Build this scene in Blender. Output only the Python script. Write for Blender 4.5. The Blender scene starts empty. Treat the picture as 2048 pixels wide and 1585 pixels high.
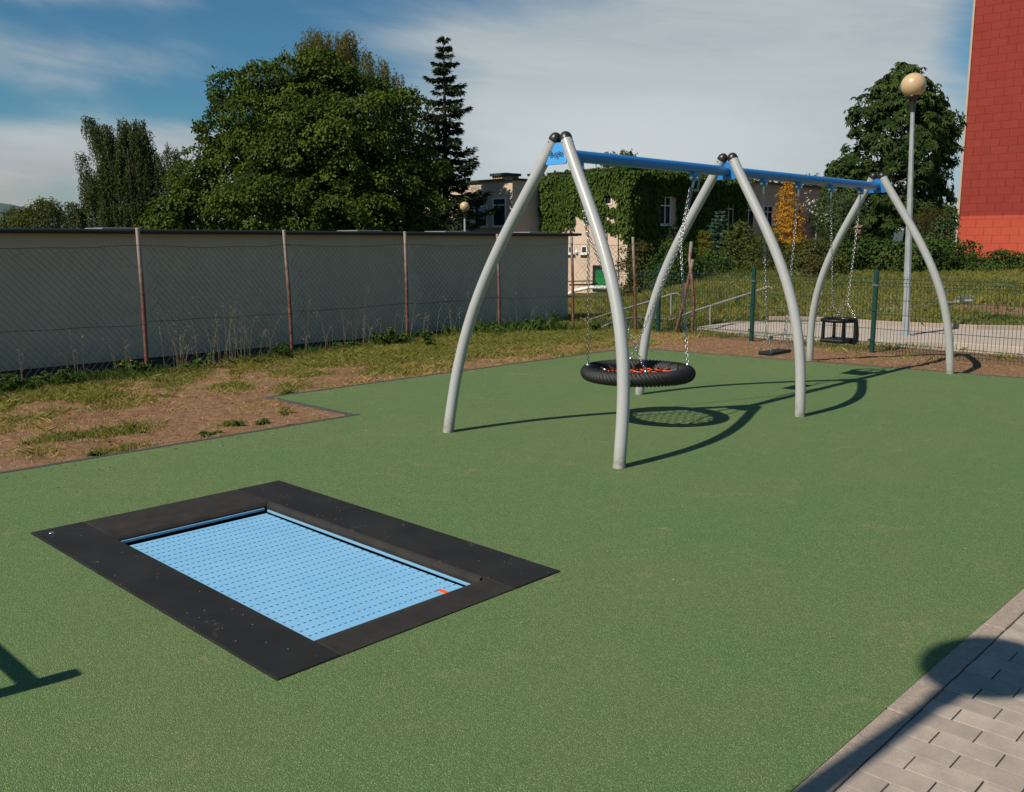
import bpy, math, random
import numpy as np
from mathutils import Vector, Matrix

random.seed(7); RNG = np.random.default_rng(7)
SC = bpy.context.scene
COL = SC.collection

# ------------------------------------------------------------------ camera
# playground axes: x runs along the swing beam and the garage wall, y across it; camera 1.6 m above the rubber
RC = np.array([[0.69613707, -0.11902564, 0.70797322],
               [-0.71790581, -0.11252151, 0.68698629],
               [-0.00210677, -0.98649471, -0.16377959]])
CAM = np.array([0.0, 0.0, 1.6]); F = 1846.88; CX, CY = 1024.0, 792.5
cam = bpy.data.objects.new('camera', bpy.data.cameras.new('camera'))
COL.objects.link(cam); SC.camera = cam
M4 = Matrix(((RC[0, 0], -RC[0, 1], -RC[0, 2], 0), (RC[1, 0], -RC[1, 1], -RC[1, 2], 0), (RC[2, 0], -RC[2, 1], -RC[2, 2], 1.6), (0, 0, 0, 1)))
cam.matrix_world = M4
cam.data.sensor_width = 36; cam.data.lens = F / 2048 * 36
cam.data.clip_start = 0.05; cam.data.clip_end = 9000

# ------------------------------------------------------------------ light
SUN_POS = Vector((-1.05, 0.135, 1.0)).normalized()      # from the scene towards the sun
sun = bpy.data.objects.new('sun', bpy.data.lights.new('sun', 'SUN'))
COL.objects.link(sun)
sun.data.energy = 5.0; sun.data.angle = math.radians(0.53); sun.data.color = (1.0, 0.90, 0.76)
sun.rotation_euler = SUN_POS.to_track_quat('Z', 'Y').to_euler(); sun.location = (-10, 2, 12)
SC.view_settings.view_transform = 'Standard'; SC.view_settings.look = 'None'
SC.view_settings.exposure = 0.15; SC.view_settings.gamma = 1.0; SC.view_settings.use_curve_mapping = False

world = bpy.data.worlds.new('World'); SC.world = world; world.use_nodes = True
NT = world.node_tree; NT.nodes.clear()
def wn(t, **k):
    n = NT.nodes.new(t)
    for a, b in k.items(): setattr(n, a, b)
    return n
def wl(a, b): NT.links.new(a, b)
def wmath(op, a, b=None, c=None, clamp=False):
    n = wn('ShaderNodeMath', operation=op, use_clamp=clamp)
    for i, v in enumerate((a, b, c)):
        if v is None: continue
        if isinstance(v, (int, float)): n.inputs[i].default_value = v
        else: wl(v, n.inputs[i])
    return n.outputs[0]
def wramp(v, lo, hi):
    n = wn('ShaderNodeMapRange', interpolation_type='SMOOTHSTEP')
    wl(v, n.inputs[0]); n.inputs[1].default_value = lo; n.inputs[2].default_value = hi
    return n.outputs[0]
def wdot(vec, c):
    n = wn('ShaderNodeVectorMath', operation='DOT_PRODUCT'); wl(vec, n.inputs[0]); n.inputs[1].default_value = c
    return n.outputs['Value']
sky = wn('ShaderNodeTexSky', sky_type='NISHITA', sun_disc=False)
sky.sun_elevation = math.asin(SUN_POS.z); sky.sun_rotation = math.atan2(SUN_POS.x, SUN_POS.y)
sky.air_density = 1.0; sky.dust_density = 0.6; sky.ozone_density = 2.0; sky.altitude = 50
tc = wn('ShaderNodeTexCoord'); D_ = tc.outputs['Generated']
sa = wdot(D_, (0.696, -0.718, 0)); sb = wdot(D_, (0.718, 0.696, 0)); se = wdot(D_, (0, 0, 1))
def wcomb(x, y, z):
    n = wn('ShaderNodeCombineXYZ')
    for i, v in enumerate((x, y, z)):
        if isinstance(v, (int, float)): n.inputs[i].default_value = v
        else: wl(v, n.inputs[i])
    return n.outputs[0]
def wnoise(vec, scale, detail, rough, dist=0.0):
    n = wn('ShaderNodeTexNoise'); wl(vec, n.inputs['Vector'])
    n.inputs['Scale'].default_value = scale; n.inputs['Detail'].default_value = detail
    n.inputs['Roughness'].default_value = rough; n.inputs['Distortion'].default_value = dist
    return n.outputs['Fac']
def wblob(ca, ce, ra, re_):       # soft elliptic patch of sky, by bearing and height
    u = wmath('DIVIDE', wmath('SUBTRACT', sa, ca), ra); v = wmath('DIVIDE', wmath('SUBTRACT', se, ce), re_)
    d2 = wmath('ADD', wmath('MULTIPLY', u, u), wmath('MULTIPLY', v, v))
    return wmath('POWER', 2.718, wmath('MULTIPLY', d2, -1.0))
slant = wmath('ADD', se, wmath('MULTIPLY', sa, 0.12))
n1 = wnoise(wcomb(wmath('MULTIPLY', sa, 2.6), wmath('MULTIPLY', slant, 6.5), wmath('MULTIPLY', sb, 0.8)), 1.0, 7, 0.58, 0.35)
n2 = wnoise(wcomb(wmath('MULTIPLY', sa, 5.0), wmath('MULTIPLY', slant, 34.0), 3.7), 1.0, 6, 0.6, 0.6)
dens = wmath('ADD', wmath('MULTIPLY', wmath('SUBTRACT', n1, 0.5), 1.5), wmath('MULTIPLY', wmath('SUBTRACT', n2, 0.5), 0.28))
for w_, ca, ce, ra, re_ in ((0.95, 0.22, 0.12, 0.28, 0.12), (0.50, 0.10, 0.05, 0.30, 0.05), (0.80, -0.50, 0.075, 0.24, 0.040), (0.45, -0.40, 0.165, 0.16, 0.030), (0.42, -0.44, 0.225, 0.15, 0.014), (0.55, -0.36, 0.095, 0.10, 0.02),
                            (-0.55, 0.43, 0.175, 0.05, 0.06), (-0.35, 0.0, 0.27, 0.2, 0.03), (0.45, 0.28, 0.21, 0.2, 0.06), (-0.15, -0.2, 0.18, 0.10, 0.04), (0.25, -0.08, 0.20, 0.12, 0.015), (0.45, -0.2, 0.012, 2.0, 0.028)):
    dens = wmath('ADD', dens, wmath('MULTIPLY', wblob(ca, ce, ra, re_), w_))
cmask = wmath('MULTIPLY', wramp(dens, 0.02, 0.72), 0.93)
tint = wn('ShaderNodeMix', data_type='RGBA', blend_type='MULTIPLY'); tint.inputs[0].default_value = 1.0
wl(sky.outputs[0], tint.inputs[6]); tint.inputs[7].default_value = (0.42, 0.80, 0.92, 1)
cshade = wn('ShaderNodeMix', data_type='RGBA'); wl(wramp(n2, 0.3, 0.7), cshade.inputs[0])
cshade.inputs[6].default_value = (5.1, 5.85, 6.3, 1); cshade.inputs[7].default_value = (6.3, 6.9, 7.1, 1)
clow = wn('ShaderNodeMix', data_type='RGBA'); wl(wmath('MULTIPLY', wramp(se, 0.11, 0.02), wramp(sa, 0.0, -0.35)), clow.inputs[0])
wl(cshade.outputs[2], clow.inputs[6]); clow.inputs[7].default_value = (6.2, 5.5, 5.1, 1)
cmid = wn('ShaderNodeMix', data_type='RGBA'); wl(wblob(0.12, 0.10, 0.24, 0.075), cmid.inputs[0]); wl(clow.outputs[2], cmid.inputs[6]); cmid.inputs[7].default_value = (7.9, 8.45, 8.6, 1)
cmix = wn('ShaderNodeMix', data_type='RGBA'); wl(cmask, cmix.inputs[0]); wl(tint.outputs[2], cmix.inputs[6]); wl(cmid.outputs[2], cmix.inputs[7])
bg = wn('ShaderNodeBackground'); bg.inputs[1].default_value = 0.069; wl(cmix.outputs[2], bg.inputs[0])
wo = wn('ShaderNodeOutputWorld'); wl(bg.outputs[0], wo.inputs[0])

# ------------------------------------------------------------------ helpers
def at(px, py, depth):
    """point seen at photo pixel (px, py), `depth` metres in front of the camera"""
    return CAM + RC @ np.array([px - CX, py - CY, F]) * (depth / F)
def unit(v): v = np.asarray(v, float); return v / max(np.linalg.norm(v), 1e-9)
def origin_of(o):
    p = np.zeros(3)
    while o is not None: p = p + np.array(o.location); o = o.parent
    return p
class MB:
    """collects simple shapes; build() links them as one mesh object"""
    def __init__(self): self.v = []; self.f = []; self.s = []
    def add(self, verts, faces, smooth=False):
        n = len(self.v); self.v += [tuple(float(c) for c in p) for p in verts]
        for fc in faces: self.f.append(tuple(i + n for i in fc)); self.s.append(smooth)
    def box(self, c, size, ax=None):
        c = np.asarray(c, float); h = np.asarray(size, float) / 2
        A = np.eye(3) if ax is None else np.asarray(ax, float)
        vs = [c + A[0] * h[0] * i + A[1] * h[1] * j + A[2] * h[2] * k for i in (-1, 1) for j in (-1, 1) for k in (-1, 1)]
        self.add(vs, [(0, 1, 3, 2), (4, 6, 7, 5), (0, 4, 5, 1), (2, 3, 7, 6), (0, 2, 6, 4), (1, 5, 7, 3)])
    def tube(self, pts, r, n=8, caps=True, smooth=True, closed=False):
        P = np.asarray(pts, float); m = len(P); R = np.full(m, r) if np.isscalar(r) else np.asarray(r, float)
        if closed: T = np.roll(P, -1, 0) - np.roll(P, 1, 0)
        else: T = np.gradient(P, axis=0)
        T /= np.maximum(np.linalg.norm(T, axis=1, keepdims=True), 1e-9)
        up = np.array([0, 0, 1.0]) if abs(T[0][2]) < 0.9 else np.array([1.0, 0, 0])
        a = unit(np.cross(T[0], up)); vs = []
        for i in range(m):
            a = unit(a - T[i] * (a @ T[i])); b = np.cross(T[i], a)
            for k in range(n):
                t = 2 * math.pi * k / n; vs.append(P[i] + R[i] * (a * math.cos(t) + b * math.sin(t)))
        fs = []
        for i in range(m if closed else m - 1):
            j = (i + 1) % m
            for k in range(n):
                l = (k + 1) % n; fs.append((i * n + k, i * n + l, j * n + l, j * n + k))
        self.add(vs, fs, smooth)
        if caps and not closed:
            self.add([vs[k] for k in range(n)], [tuple(range(n))[::-1]]); self.add([vs[(m - 1) * n + k] for k in range(n)], [tuple(range(n))])
    def bar(self, a, b, r, n=6, r2=None): self.tube([a, b], [r, r if r2 is None else r2], n)
    def lathe(self, c, prof, n=24, axis=None, smooth=True):
        """prof: (radius, height) pairs along axis"""
        c = np.asarray(c, float); w = unit((0, 0, 1) if axis is None else axis)
        a = unit(np.cross(w, (1, 0, 0) if abs(w[0]) < .8 else (0, 1, 0))); b = np.cross(w, a); vs = []
        for r, h in prof:
            for k in range(n):
                t = 2 * math.pi * k / n; vs.append(c + w * h + r * (a * math.cos(t) + b * math.sin(t)))
        fs = []
        for i in range(len(prof) - 1):
            for k in range(n): l = (k + 1) % n; fs.append((i * n + k, i * n + l, (i + 1) * n + l, (i + 1) * n + k))
        self.add(vs, fs, smooth)
        self.add(vs[:n], [tuple(range(n))[::-1]]); self.add(vs[-n:], [tuple(range(n))])
    def ball(self, c, r, n=24, m=14, sz=(1, 1, 1)):
        vs = []; fs = []
        for i in range(m + 1):
            p = math.pi * i / m
            for k in range(n):
                t = 2 * math.pi * k / n
                vs.append((c[0] + r * sz[0] * math.sin(p) * math.cos(t), c[1] + r * sz[1] * math.sin(p) * math.sin(t), c[2] + r * sz[2] * math.cos(p)))
        for i in range(m):
            for k in range(n): l = (k + 1) % n; fs.append((i * n + k, (i + 1) * n + k, (i + 1) * n + l, i * n + l))
        self.add(vs, fs, True)
    def prism(self, poly, z0, z1):
        n = len(poly); vs = [(p[0], p[1], z0) for p in poly] + [(p[0], p[1], z1) for p in poly]
        self.add(vs, [tuple(range(n))[::-1], tuple(range(n, 2 * n))] + [(i, (i + 1) % n, (i + 1) % n + n, i + n) for i in range(n)])
    def extrude(self, poly3, vec):
        n = len(poly3); P = [np.asarray(p, float) for p in poly3]; vs = P + [p + np.asarray(vec, float) for p in P]
        self.add(vs, [tuple(range(n))[::-1], tuple(range(n, 2 * n))] + [(i, (i + 1) % n, (i + 1) % n + n, i + n) for i in range(n)])
    def build(self, name, mat, parent=None, bevel=0.0, seg=2):
        o0 = origin_of(parent); me = bpy.data.meshes.new(name)
        me.from_pydata([(p[0] - o0[0], p[1] - o0[1], p[2] - o0[2]) for p in self.v], [], self.f)
        me.polygons.foreach_set('use_smooth', self.s); me.materials.append(mat); me.validate(); me.update()
        o = bpy.data.objects.new(name, me); COL.objects.link(o); o.parent = parent
        if bevel:
            b = o.modifiers.new('bevel', 'BEVEL'); b.width = bevel; b.segments = seg; b.limit_method = 'ANGLE'; b.angle_limit = math.radians(40)
        return o
def tag(o, label=None, cat=None, group=None, kind=None):
    for k, v in (('label', label), ('category', cat), ('group', group), ('kind', kind)):
        if v: o[k] = v
    return o
def thing(name, loc, label, cat, group=None):
    o = bpy.data.objects.new(name, None); COL.objects.link(o); o.location = tuple(float(c) for c in loc); o.empty_display_size = 0.2
    return tag(o, label, cat, group)
def children(o): return [c for c in bpy.data.objects if c.parent == o]
def copy_tree(o, parent=None):
    c = o.copy(); COL.objects.link(c); c.parent = parent
    for ch in children(o): copy_tree(ch, c)
    return c
def np_mesh(name, V, FACES, mat, parent=None, tintv=None, smooth=False):
    """V (n,3); FACES (m,k) index array; tintv one number per vertex"""
    o0 = origin_of(parent); me = bpy.data.meshes.new(name); n = len(V); m, k = FACES.shape
    me.vertices.add(n); me.vertices.foreach_set('co', (np.asarray(V, np.float32) - o0.astype(np.float32)).ravel())
    me.loops.add(m * k); me.loops.foreach_set('vertex_index', FACES.astype(np.int32).ravel())
    me.polygons.add(m); me.polygons.foreach_set('loop_start', np.arange(0, m * k, k, dtype=np.int32))
    me.polygons.foreach_set('use_smooth', np.full(m, smooth))
    if tintv is not None:
        a = me.attributes.new('tint', 'FLOAT', 'POINT'); a.data.foreach_set('value', np.asarray(tintv, np.float32))
    me.materials.append(mat); me.update(calc_edges=True); me.validate()
    o = bpy.data.objects.new(name, me); COL.objects.link(o); o.parent = parent
    return o
_perm = RNG.random((256, 256))
def vnoise(x, y):
    x = np.asarray(x, float); y = np.asarray(y, float); xi = np.floor(x).astype(int); yi = np.floor(y).astype(int)
    fx = x - xi; fy = y - yi; fx = fx * fx * (3 - 2 * fx); fy = fy * fy * (3 - 2 * fy)
    g = lambda a, b: _perm[a % 256, b % 256]
    return (g(xi, yi) * (1 - fx) + g(xi + 1, yi) * fx) * (1 - fy) + (g(xi, yi + 1) * (1 - fx) + g(xi + 1, yi + 1) * fx) * fy
def fbm(x, y, o=4):
    s = 0; a = 0.5; t = 0
    for i in range(o): s = s + a * vnoise(np.asarray(x) * 2 ** i + 17 * i, np.asarray(y) * 2 ** i + 31 * i); t += a; a *= 0.5
    return s / t
def sstep(x, a, b): t = np.clip((np.asarray(x, float) - a) / (b - a), 0, 1); return t * t * (3 - 2 * t)

# ------------------------------------------------------------------ materials
class SH:
    def __init__(self, name):
        self.m = bpy.data.materials.new(name); self.m.use_nodes = True; self.t = self.m.node_tree
        self.b = self.t.nodes['Principled BSDF']; self.tc = self.n('ShaderNodeTexCoord').outputs['Object']
    def n(self, t, **k):
        x = self.t.nodes.new(t)
        for a, b in k.items(): setattr(x, a, b)
        return x
    def l(self, a, b): self.t.links.new(a, b)
    def put(self, sock, v):
        if isinstance(v, (int, float)): sock.default_value = v
        elif isinstance(v, tuple): sock.default_value = v if len(v) == 4 or len(v) == 3 and sock.type == 'VECTOR' else (*v, 1)
        else: self.l(v, sock)
    def math(self, op, a, b=0.0, clamp=False):
        x = self.n('ShaderNodeMath', operation=op, use_clamp=clamp); self.put(x.inputs[0], a); self.put(x.inputs[1], b); return x.outputs[0]
    def noise(self, scale, detail=4, rough=0.55, vec=None, dist=0.0):
        x = self.n('ShaderNodeTexNoise'); self.l(self.tc if vec is None else vec, x.inputs['Vector'])
        x.inputs['Scale'].default_value = scale; x.inputs['Detail'].default_value = detail; x.inputs['Roughness'].default_value = rough; x.inputs['Distortion'].default_value = dist
        return x.outputs['Fac']
    def voro(self, scale, out='Distance', vec=None):
        x = self.n('ShaderNodeTexVoronoi'); self.l(self.tc if vec is None else vec, x.inputs['Vector']); x.inputs['Scale'].default_value = scale
        return x.outputs[out]
    def ramp(self, v, lo, hi, a=0.0, b=1.0):
        x = self.n('ShaderNodeMapRange'); self.put(x.inputs[0], v)
        for i, q in zip((1, 2, 3, 4), (lo, hi, a, b)): x.inputs[i].default_value = q
        return x.outputs[0]
    def mix(self, f, a, b, mode='MIX'):
        x = self.n('ShaderNodeMix', data_type='RGBA', blend_type=mode); self.put(x.inputs[0], f); self.put(x.inputs[6], a); self.put(x.inputs[7], b); return x.outputs[2]
    def scale_vec(self, s):
        x = self.n('ShaderNodeMapping'); self.l(self.tc, x.inputs['Vector']); x.inputs['Scale'].default_value = s; return x.outputs[0]
    def sep(self):
        x = self.n('ShaderNodeSeparateXYZ'); self.l(self.tc, x.inputs[0]); return x.outputs
    def bump(self, h, strength=0.3, dist=0.01):
        x = self.n('ShaderNodeBump'); x.inputs['Strength'].default_value = strength; x.inputs['Distance'].default_value = dist
        self.l(h, x.inputs['Height']); self.l(x.outputs[0], self.b.inputs['Normal'])
    def done(self, col, rough=0.6, metal=0.0, spec=0.5):
        self.put(self.b.inputs['Base Color'], col); self.put(self.b.inputs['Roughness'], rough); self.put(self.b.inputs['Metallic'], metal)
        self.put(self.b.inputs['Specular IOR Level'], spec); return self.m
def plain(name, c1, c2=None, scale=6.0, rough=0.6, metal=0.0, bump=0.0, bscale=60.0, spec=0.5, detail=5):
    s = SH(name); col = c1 if c2 is None else s.mix(s.ramp(s.noise(scale, detail), 0.3, 0.7), c1, c2)
    if bump: s.bump(s.noise(bscale, 4), bump, 0.01)
    return s.done(col, rough, metal, spec)
def leafmat(name, dark, light, trans=0.3, rough=0.6, spec=0.12):
    s = SH(name); a = s.n('ShaderNodeAttribute', attribute_name='tint').outputs['Fac']
    col = s.mix(a, dark, light); s.done(col, rough, 0, spec)
    tr = s.n('ShaderNodeBsdfTranslucent'); s.l(s.mix(0.5, col, (light[0] * 1.3, light[1] * 1.4, light[2] * 0.6)), tr.inputs[0])
    mx = s.n('ShaderNodeMixShader'); mx.inputs[0].default_value = trans
    s.l(s.b.outputs[0], mx.inputs[1]); s.l(tr.outputs[0], mx.inputs[2]); s.l(mx.outputs[0], s.t.nodes['Material Output'].inputs[0])
    return s.m

s = SH('green_rubber')
big = s.noise(0.9, 6, 0.6); mid = s.noise(5.0, 5, 0.65); gran = s.voro(290.0, 'Color'); gd = s.voro(290.0)
gsep = s.n('ShaderNodeSeparateColor'); s.l(gran, gsep.inputs[0]); gfac = gsep.outputs[0]
c = s.mix(s.ramp(big, 0.32, 0.68), (0.092, 0.170, 0.053), (0.130, 0.184, 0.058))
c = s.mix(s.ramp(s.noise(0.33, 4, 0.6), 0.42, 0.62), s.mix(0.45, c, (0.066, 0.158, 0.050)), c)
c = s.mix(s.ramp(mid, 0.45, 0.75, 0, 0.5), c, (0.155, 0.195, 0.075))
c = s.mix(s.ramp(gfac, 0.0, 1.0, 0.15, 0.75), c, s.mix(s.ramp(gfac, 0.55, 1.0), (0.036, 0.072, 0.022), (0.245, 0.32, 0.145)))
st = s.noise(2.3, 3, 0.5, dist=1.5); st2 = s.noise(26.0, 4, 0.7)
c = s.mix(s.math('MULTIPLY', s.ramp(st, 0.62, 0.74), s.ramp(st2, 0.45, 0.7), True), c, (0.25, 0.225, 0.11))
c = s.mix(s.ramp(s.noise(95.0, 3, 0.6), 0.68, 0.75, 0, 0.5), c, (0.24, 0.28, 0.15))
s.bump(s.math('ADD', s.math('MULTIPLY', gd, -1.0), s.math('MULTIPLY', s.noise(60, 3), 0.5)), 0.8, 0.004)
M_RUBBER = s.done(c, 0.82, 0, 0.3)

s = SH('dry_soil')
n = s.noise(1.3, 6, 0.6); n2_ = s.noise(14.0, 6, 0.7)
c = s.mix(s.ramp(n, 0.35, 0.65), (0.230, 0.124, 0.068), (0.310, 0.188, 0.108))
c = s.mix(s.ramp(n2_, 0.4, 0.66, 0, 0.9), c, (0.125, 0.072, 0.042)); c = s.mix(s.ramp(s.noise(5, 5, 0.6), 0.55, 0.7, 0, 0.6), c, (0.27, 0.195, 0.12)); c = s.mix(s.ramp(s.noise(90, 3), 0.6, 0.72, 0, 0.6), c, (0.30, 0.215, 0.15))
s.bump(s.math('ADD', n2_, s.math('MULTIPLY', s.noise(70, 5, 0.7), 0.5)), 0.9, 0.03)
M_SOIL = s.done(c, 0.95, 0, 0.1)
s = SH('meadow_ground')
c = s.mix(s.ramp(s.noise(0.5, 6, 0.6), 0.35, 0.65), (0.065, 0.082, 0.024), (0.135, 0.118, 0.045))
c = s.mix(s.ramp(s.noise(9, 5, 0.7), 0.4, 0.7, 0, 0.6), c, (0.035, 0.05, 0.018))
s.bump(s.noise(20, 5, 0.7), 0.8, 0.05); M_MEADOW = s.done(c, 0.95, 0, 0.1)
s = SH('paver_concrete')
r_ = s.n('ShaderNodeNewGeometry').outputs['Random Per Island']
c = s.mix(r_, (0.315, 0.265, 0.225), (0.42, 0.355, 0.30)); c = s.mix(s.ramp(s.noise(7.0, 6, 0.65), 0.38, 0.68, 0, 0.75), c, (0.235, 0.205, 0.18)); c = s.mix(s.ramp(s.noise(4.0, 4, 0.6), 0.58, 0.72, 0, 0.5), c, (0.43, 0.385, 0.34))
c = s.mix(s.ramp(s.noise(220, 3), 0.55, 0.7, 0, 0.4), c, (0.19, 0.17, 0.155)); c = s.mix(s.ramp(s.noise(40, 4), 0.68, 0.74, 0, 0.5), c, (0.5, 0.46, 0.42))
s.bump(s.noise(180, 4), 0.35, 0.004); M_PAVER = s.done(c, 0.85, 0, 0.3)
M_KERB = plain('kerb_concrete', (0.36, 0.29, 0.235), (0.25, 0.205, 0.17), 40, 0.9, bump=0.6, bscale=160)
M_SAND = plain('joint_sand', (0.17, 0.145, 0.12), (0.09, 0.075, 0.06), 60, 0.95)
M_PATH = plain('path_concrete', (0.43, 0.36, 0.30), (0.34, 0.29, 0.245), 2.5, 0.9, bump=0.3, bscale=60)
M_EDGE = plain('rubber_edging', (0.035, 0.036, 0.038), (0.06, 0.058, 0.055), 30, 0.85, bump=0.3, bscale=120)
s = SH('black_rubber')
v = s.voro(75.0, 'Color'); vs_ = s.n('ShaderNodeSeparateColor'); s.l(v, vs_.inputs[0])
c = s.mix(s.ramp(s.noise(2.5, 5), 0.4, 0.7), (0.0085, 0.009, 0.0095), (0.018, 0.017, 0.016))
c = s.mix(s.math('MULTIPLY', s.ramp(vs_.outputs[0], 0.975, 0.98), s.ramp(s.voro(75.0), 0.28, 0.2)), c, (0.22, 0.19, 0.16))
c = s.mix(s.math('MULTIPLY', s.ramp(s.noise(3.3, 3, dist=1.0), 0.66, 0.76), s.ramp(s.noise(40, 4, 0.7), 0.45, 0.7), True), c, (0.11, 0.085, 0.065))
s.bump(s.noise(260, 3), 0.35, 0.003); M_MAT = s.done(c, 0.75, 0, 0.3)
M_MATB = plain('dusty_black_rubber', (0.030, 0.026, 0.022), (0.016, 0.015, 0.014), 9, 0.8, bump=0.3, bscale=250, spec=0.3)
M_BED = plain('light_blue_plastic', (0.175, 0.415, 0.655), (0.21, 0.45, 0.68), 3, 0.45)
M_TAB = plain('orange_plastic', (0.85, 0.11, 0.01), rough=0.5)
M_BLUE = plain('blue_paint', (0.018, 0.16, 0.45), (0.022, 0.175, 0.47), 3, 0.28, bump=0.02, bscale=40)
M_LBLUE = plain('light_blue_panel', (0.05, 0.27, 0.62), rough=0.4)
s = SH('grey_powder_coat_dusty'); z = s.sep()[2]
c = s.mix(s.ramp(s.noise(5, 5), 0.3, 0.7), (0.345, 0.35, 0.35), (0.365, 0.37, 0.37)); c = s.mix(s.math('MULTIPLY', s.ramp(z, 0.16, 0.0), s.ramp(s.noise(22, 5, 0.7), 0.35, 0.62), True), c, (0.19, 0.165, 0.125))
c = s.mix(s.ramp(s.noise(48, 3, 0.5), 0.70, 0.76, 0, 0.35), c, (0.22, 0.215, 0.20)); s.bump(s.noise(240, 4), 0.03, 0.01); M_LEG = s.done(c, s.ramp(s.noise(9, 4), 0.3, 0.7, 0.30, 0.42))
M_CAP = plain('black_plastic', (0.014, 0.013, 0.012), (0.02, 0.018, 0.016), 20, 0.38)
M_SEAT = plain('seat_rubber', (0.006, 0.006, 0.0065), (0.009, 0.009, 0.009), 20, 0.5, spec=0.3)
M_STEEL = plain('galvanised_steel', (0.55, 0.56, 0.57), (0.42, 0.43, 0.44), 30, 0.28, 0.9)
M_CHAIN = plain('bright_chain', (0.44, 0.44, 0.43), rough=0.3, metal=1.0)
M_ROPE = plain('black_rope', (0.007, 0.007, 0.0075), (0.012, 0.012, 0.012), 60, 0.5, bump=0.4, bscale=300)
M_ORROPE = plain('orange_rope', (0.75, 0.075, 0.012), (0.6, 0.05, 0.01), 80, 0.6)
M_DARKTXT = plain('dark_print', (0.01, 0.03, 0.07), rough=0.5)
s = SH('rusty_pipe')
z = s.sep()[2]; nn = s.noise(9, 6, 0.7); f = s.math('ADD', s.ramp(z, 0.95, 1.75), s.math('MULTIPLY', s.math('SUBTRACT', nn, 0.5), 1.6), True)
s.bump(s.noise(60, 5), 0.4, 0.004)
M_RUST = s.done(s.mix(f, s.mix(s.ramp(s.noise(30, 5), 0.35, 0.65), (0.085, 0.028, 0.018), (0.17, 0.065, 0.042)), (0.33, 0.285, 0.25)), 0.8, 0.1)
M_WIRE = plain('weathered_wire', (0.012, 0.012, 0.011), (0.02, 0.018, 0.016), 4, 0.85)
M_GREENP = plain('dark_green_coating', (0.006, 0.040, 0.030), rough=0.4)
s = SH('grey_render')
c = s.mix(s.ramp(s.noise(1.5, 5), 0.35, 0.65), (0.47, 0.415, 0.325), (0.51, 0.45, 0.355)); c = s.mix(s.ramp(s.noise(1.0, 5, 0.6, vec=s.scale_vec((2.2, 1, .35))), 0.45, 0.75, 0, 0.35), c, (0.40, 0.355, 0.28)); c = s.mix(s.math('MULTIPLY', s.ramp(s.sep()[2], 0.75, 0.4), s.ramp(s.noise(3, 5, 0.7), 0.35, 0.65), True), c, (0.34, 0.30, 0.235)); s.bump(s.noise(130, 4), 0.4, 0.01); M_GARAGE = s.done(c, 0.9, 0, 0.2)
M_PLINTH = plain('dark_plinth', (0.055, 0.058, 0.06), (0.04, 0.042, 0.045), 8, 0.85, bump=0.4, bscale=90)
M_FLASH = plain('dark_flashing', (0.022, 0.025, 0.027), rough=0.45)
M_ROOF = plain('pale_roof_sheet', (0.20, 0.20, 0.195), (0.15, 0.15, 0.145), 2, 0.6)
s = SH('beige_render')
c = s.mix(s.ramp(s.noise(0.8, 6), 0.35, 0.7), (0.56, 0.44, 0.345), (0.49, 0.38, 0.30)); s.bump(s.noise(60, 4), 0.3, 0.01); M_BEIGE = s.done(c, 0.92, 0, 0.15)
M_YBRICK = plain('yellow_brick', (0.50, 0.28, 0.10), (0.40, 0.21, 0.075), 12, 0.9)
M_WHITE = plain('white_paint', (0.72, 0.72, 0.70), (0.62, 0.62, 0.6), 10, 0.5)
s = SH('window_glass'); M_GLASS = s.done(s.mix(s.ramp(s.noise(1.5, 3), 0.4, 0.6), (0.012, 0.014, 0.016), (0.04, 0.044, 0.048)), 0.55, 0, 0.05)
M_CURTAIN = plain('pale_curtain', (0.35, 0.38, 0.47), rough=0.8)
M_GDOOR = plain('green_door_paint', (0.01, 0.18, 0.05), rough=0.5)
def redwall(name, c1, c2, mort):
    s = SH(name); sp = s.sep(); cb = s.n('ShaderNodeCombineXYZ'); s.l(sp[1], cb.inputs[0]); s.l(sp[2], cb.inputs[1])
    b = s.n('ShaderNodeTexBrick', offset=0.5); s.l(cb.outputs[0], b.inputs['Vector'])
    b.inputs['Scale'].default_value = 1.0; b.inputs['Brick Width'].default_value = 1.02; b.inputs['Row Height'].default_value = 0.5
    b.inputs['Mortar Size'].default_value = 0.011; b.inputs['Mortar Smooth'].default_value = 0.35
    for k, q in (('Color1', c1), ('Color2', c2), ('Mortar', mort)): b.inputs[k].default_value = (*q, 1)
    col = s.mix(s.ramp(s.noise(1.1, 6, 0.6), 0.4, 0.7, 0, 0.35), b.outputs['Color'], mort)
    s.bump(s.math('ADD', s.math('MULTIPLY', b.outputs['Fac'], -1.0), s.math('MULTIPLY', s.noise(40, 4), 0.25)), 0.9, 0.04)
    return s.done(col, 0.85, 0, 0.2)
M_RED = redwall('dark_red_paint', (0.245, 0.037, 0.026), (0.225, 0.033, 0.023), (0.165, 0.023, 0.017))
M_ORANGE = redwall('orange_red_paint', (0.42, 0.076, 0.045), (0.40, 0.070, 0.041), (0.31, 0.050, 0.030))
M_CREAM = plain('cream_trim', (0.40, 0.31, 0.22), rough=0.8)
M_GLOBE = plain('yellowed_acrylic', (0.52, 0.365, 0.205), (0.47, 0.325, 0.18), 3, 0.32)
s = SH('galvanised_post'); M_POST = s.done(s.mix(s.ramp(s.noise(7, 5), 0.35, 0.65), (0.30, 0.32, 0.335), (0.40, 0.42, 0.43)), 0.5, 0.35)
M_PIPE = plain('dull_pipe', (0.19, 0.19, 0.18), (0.26, 0.25, 0.24), 8, 0.6, 0.2)
M_BARK = plain('bark', (0.075, 0.055, 0.04), (0.035, 0.027, 0.02), 9, 0.9, bump=0.8, bscale=25)
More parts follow.
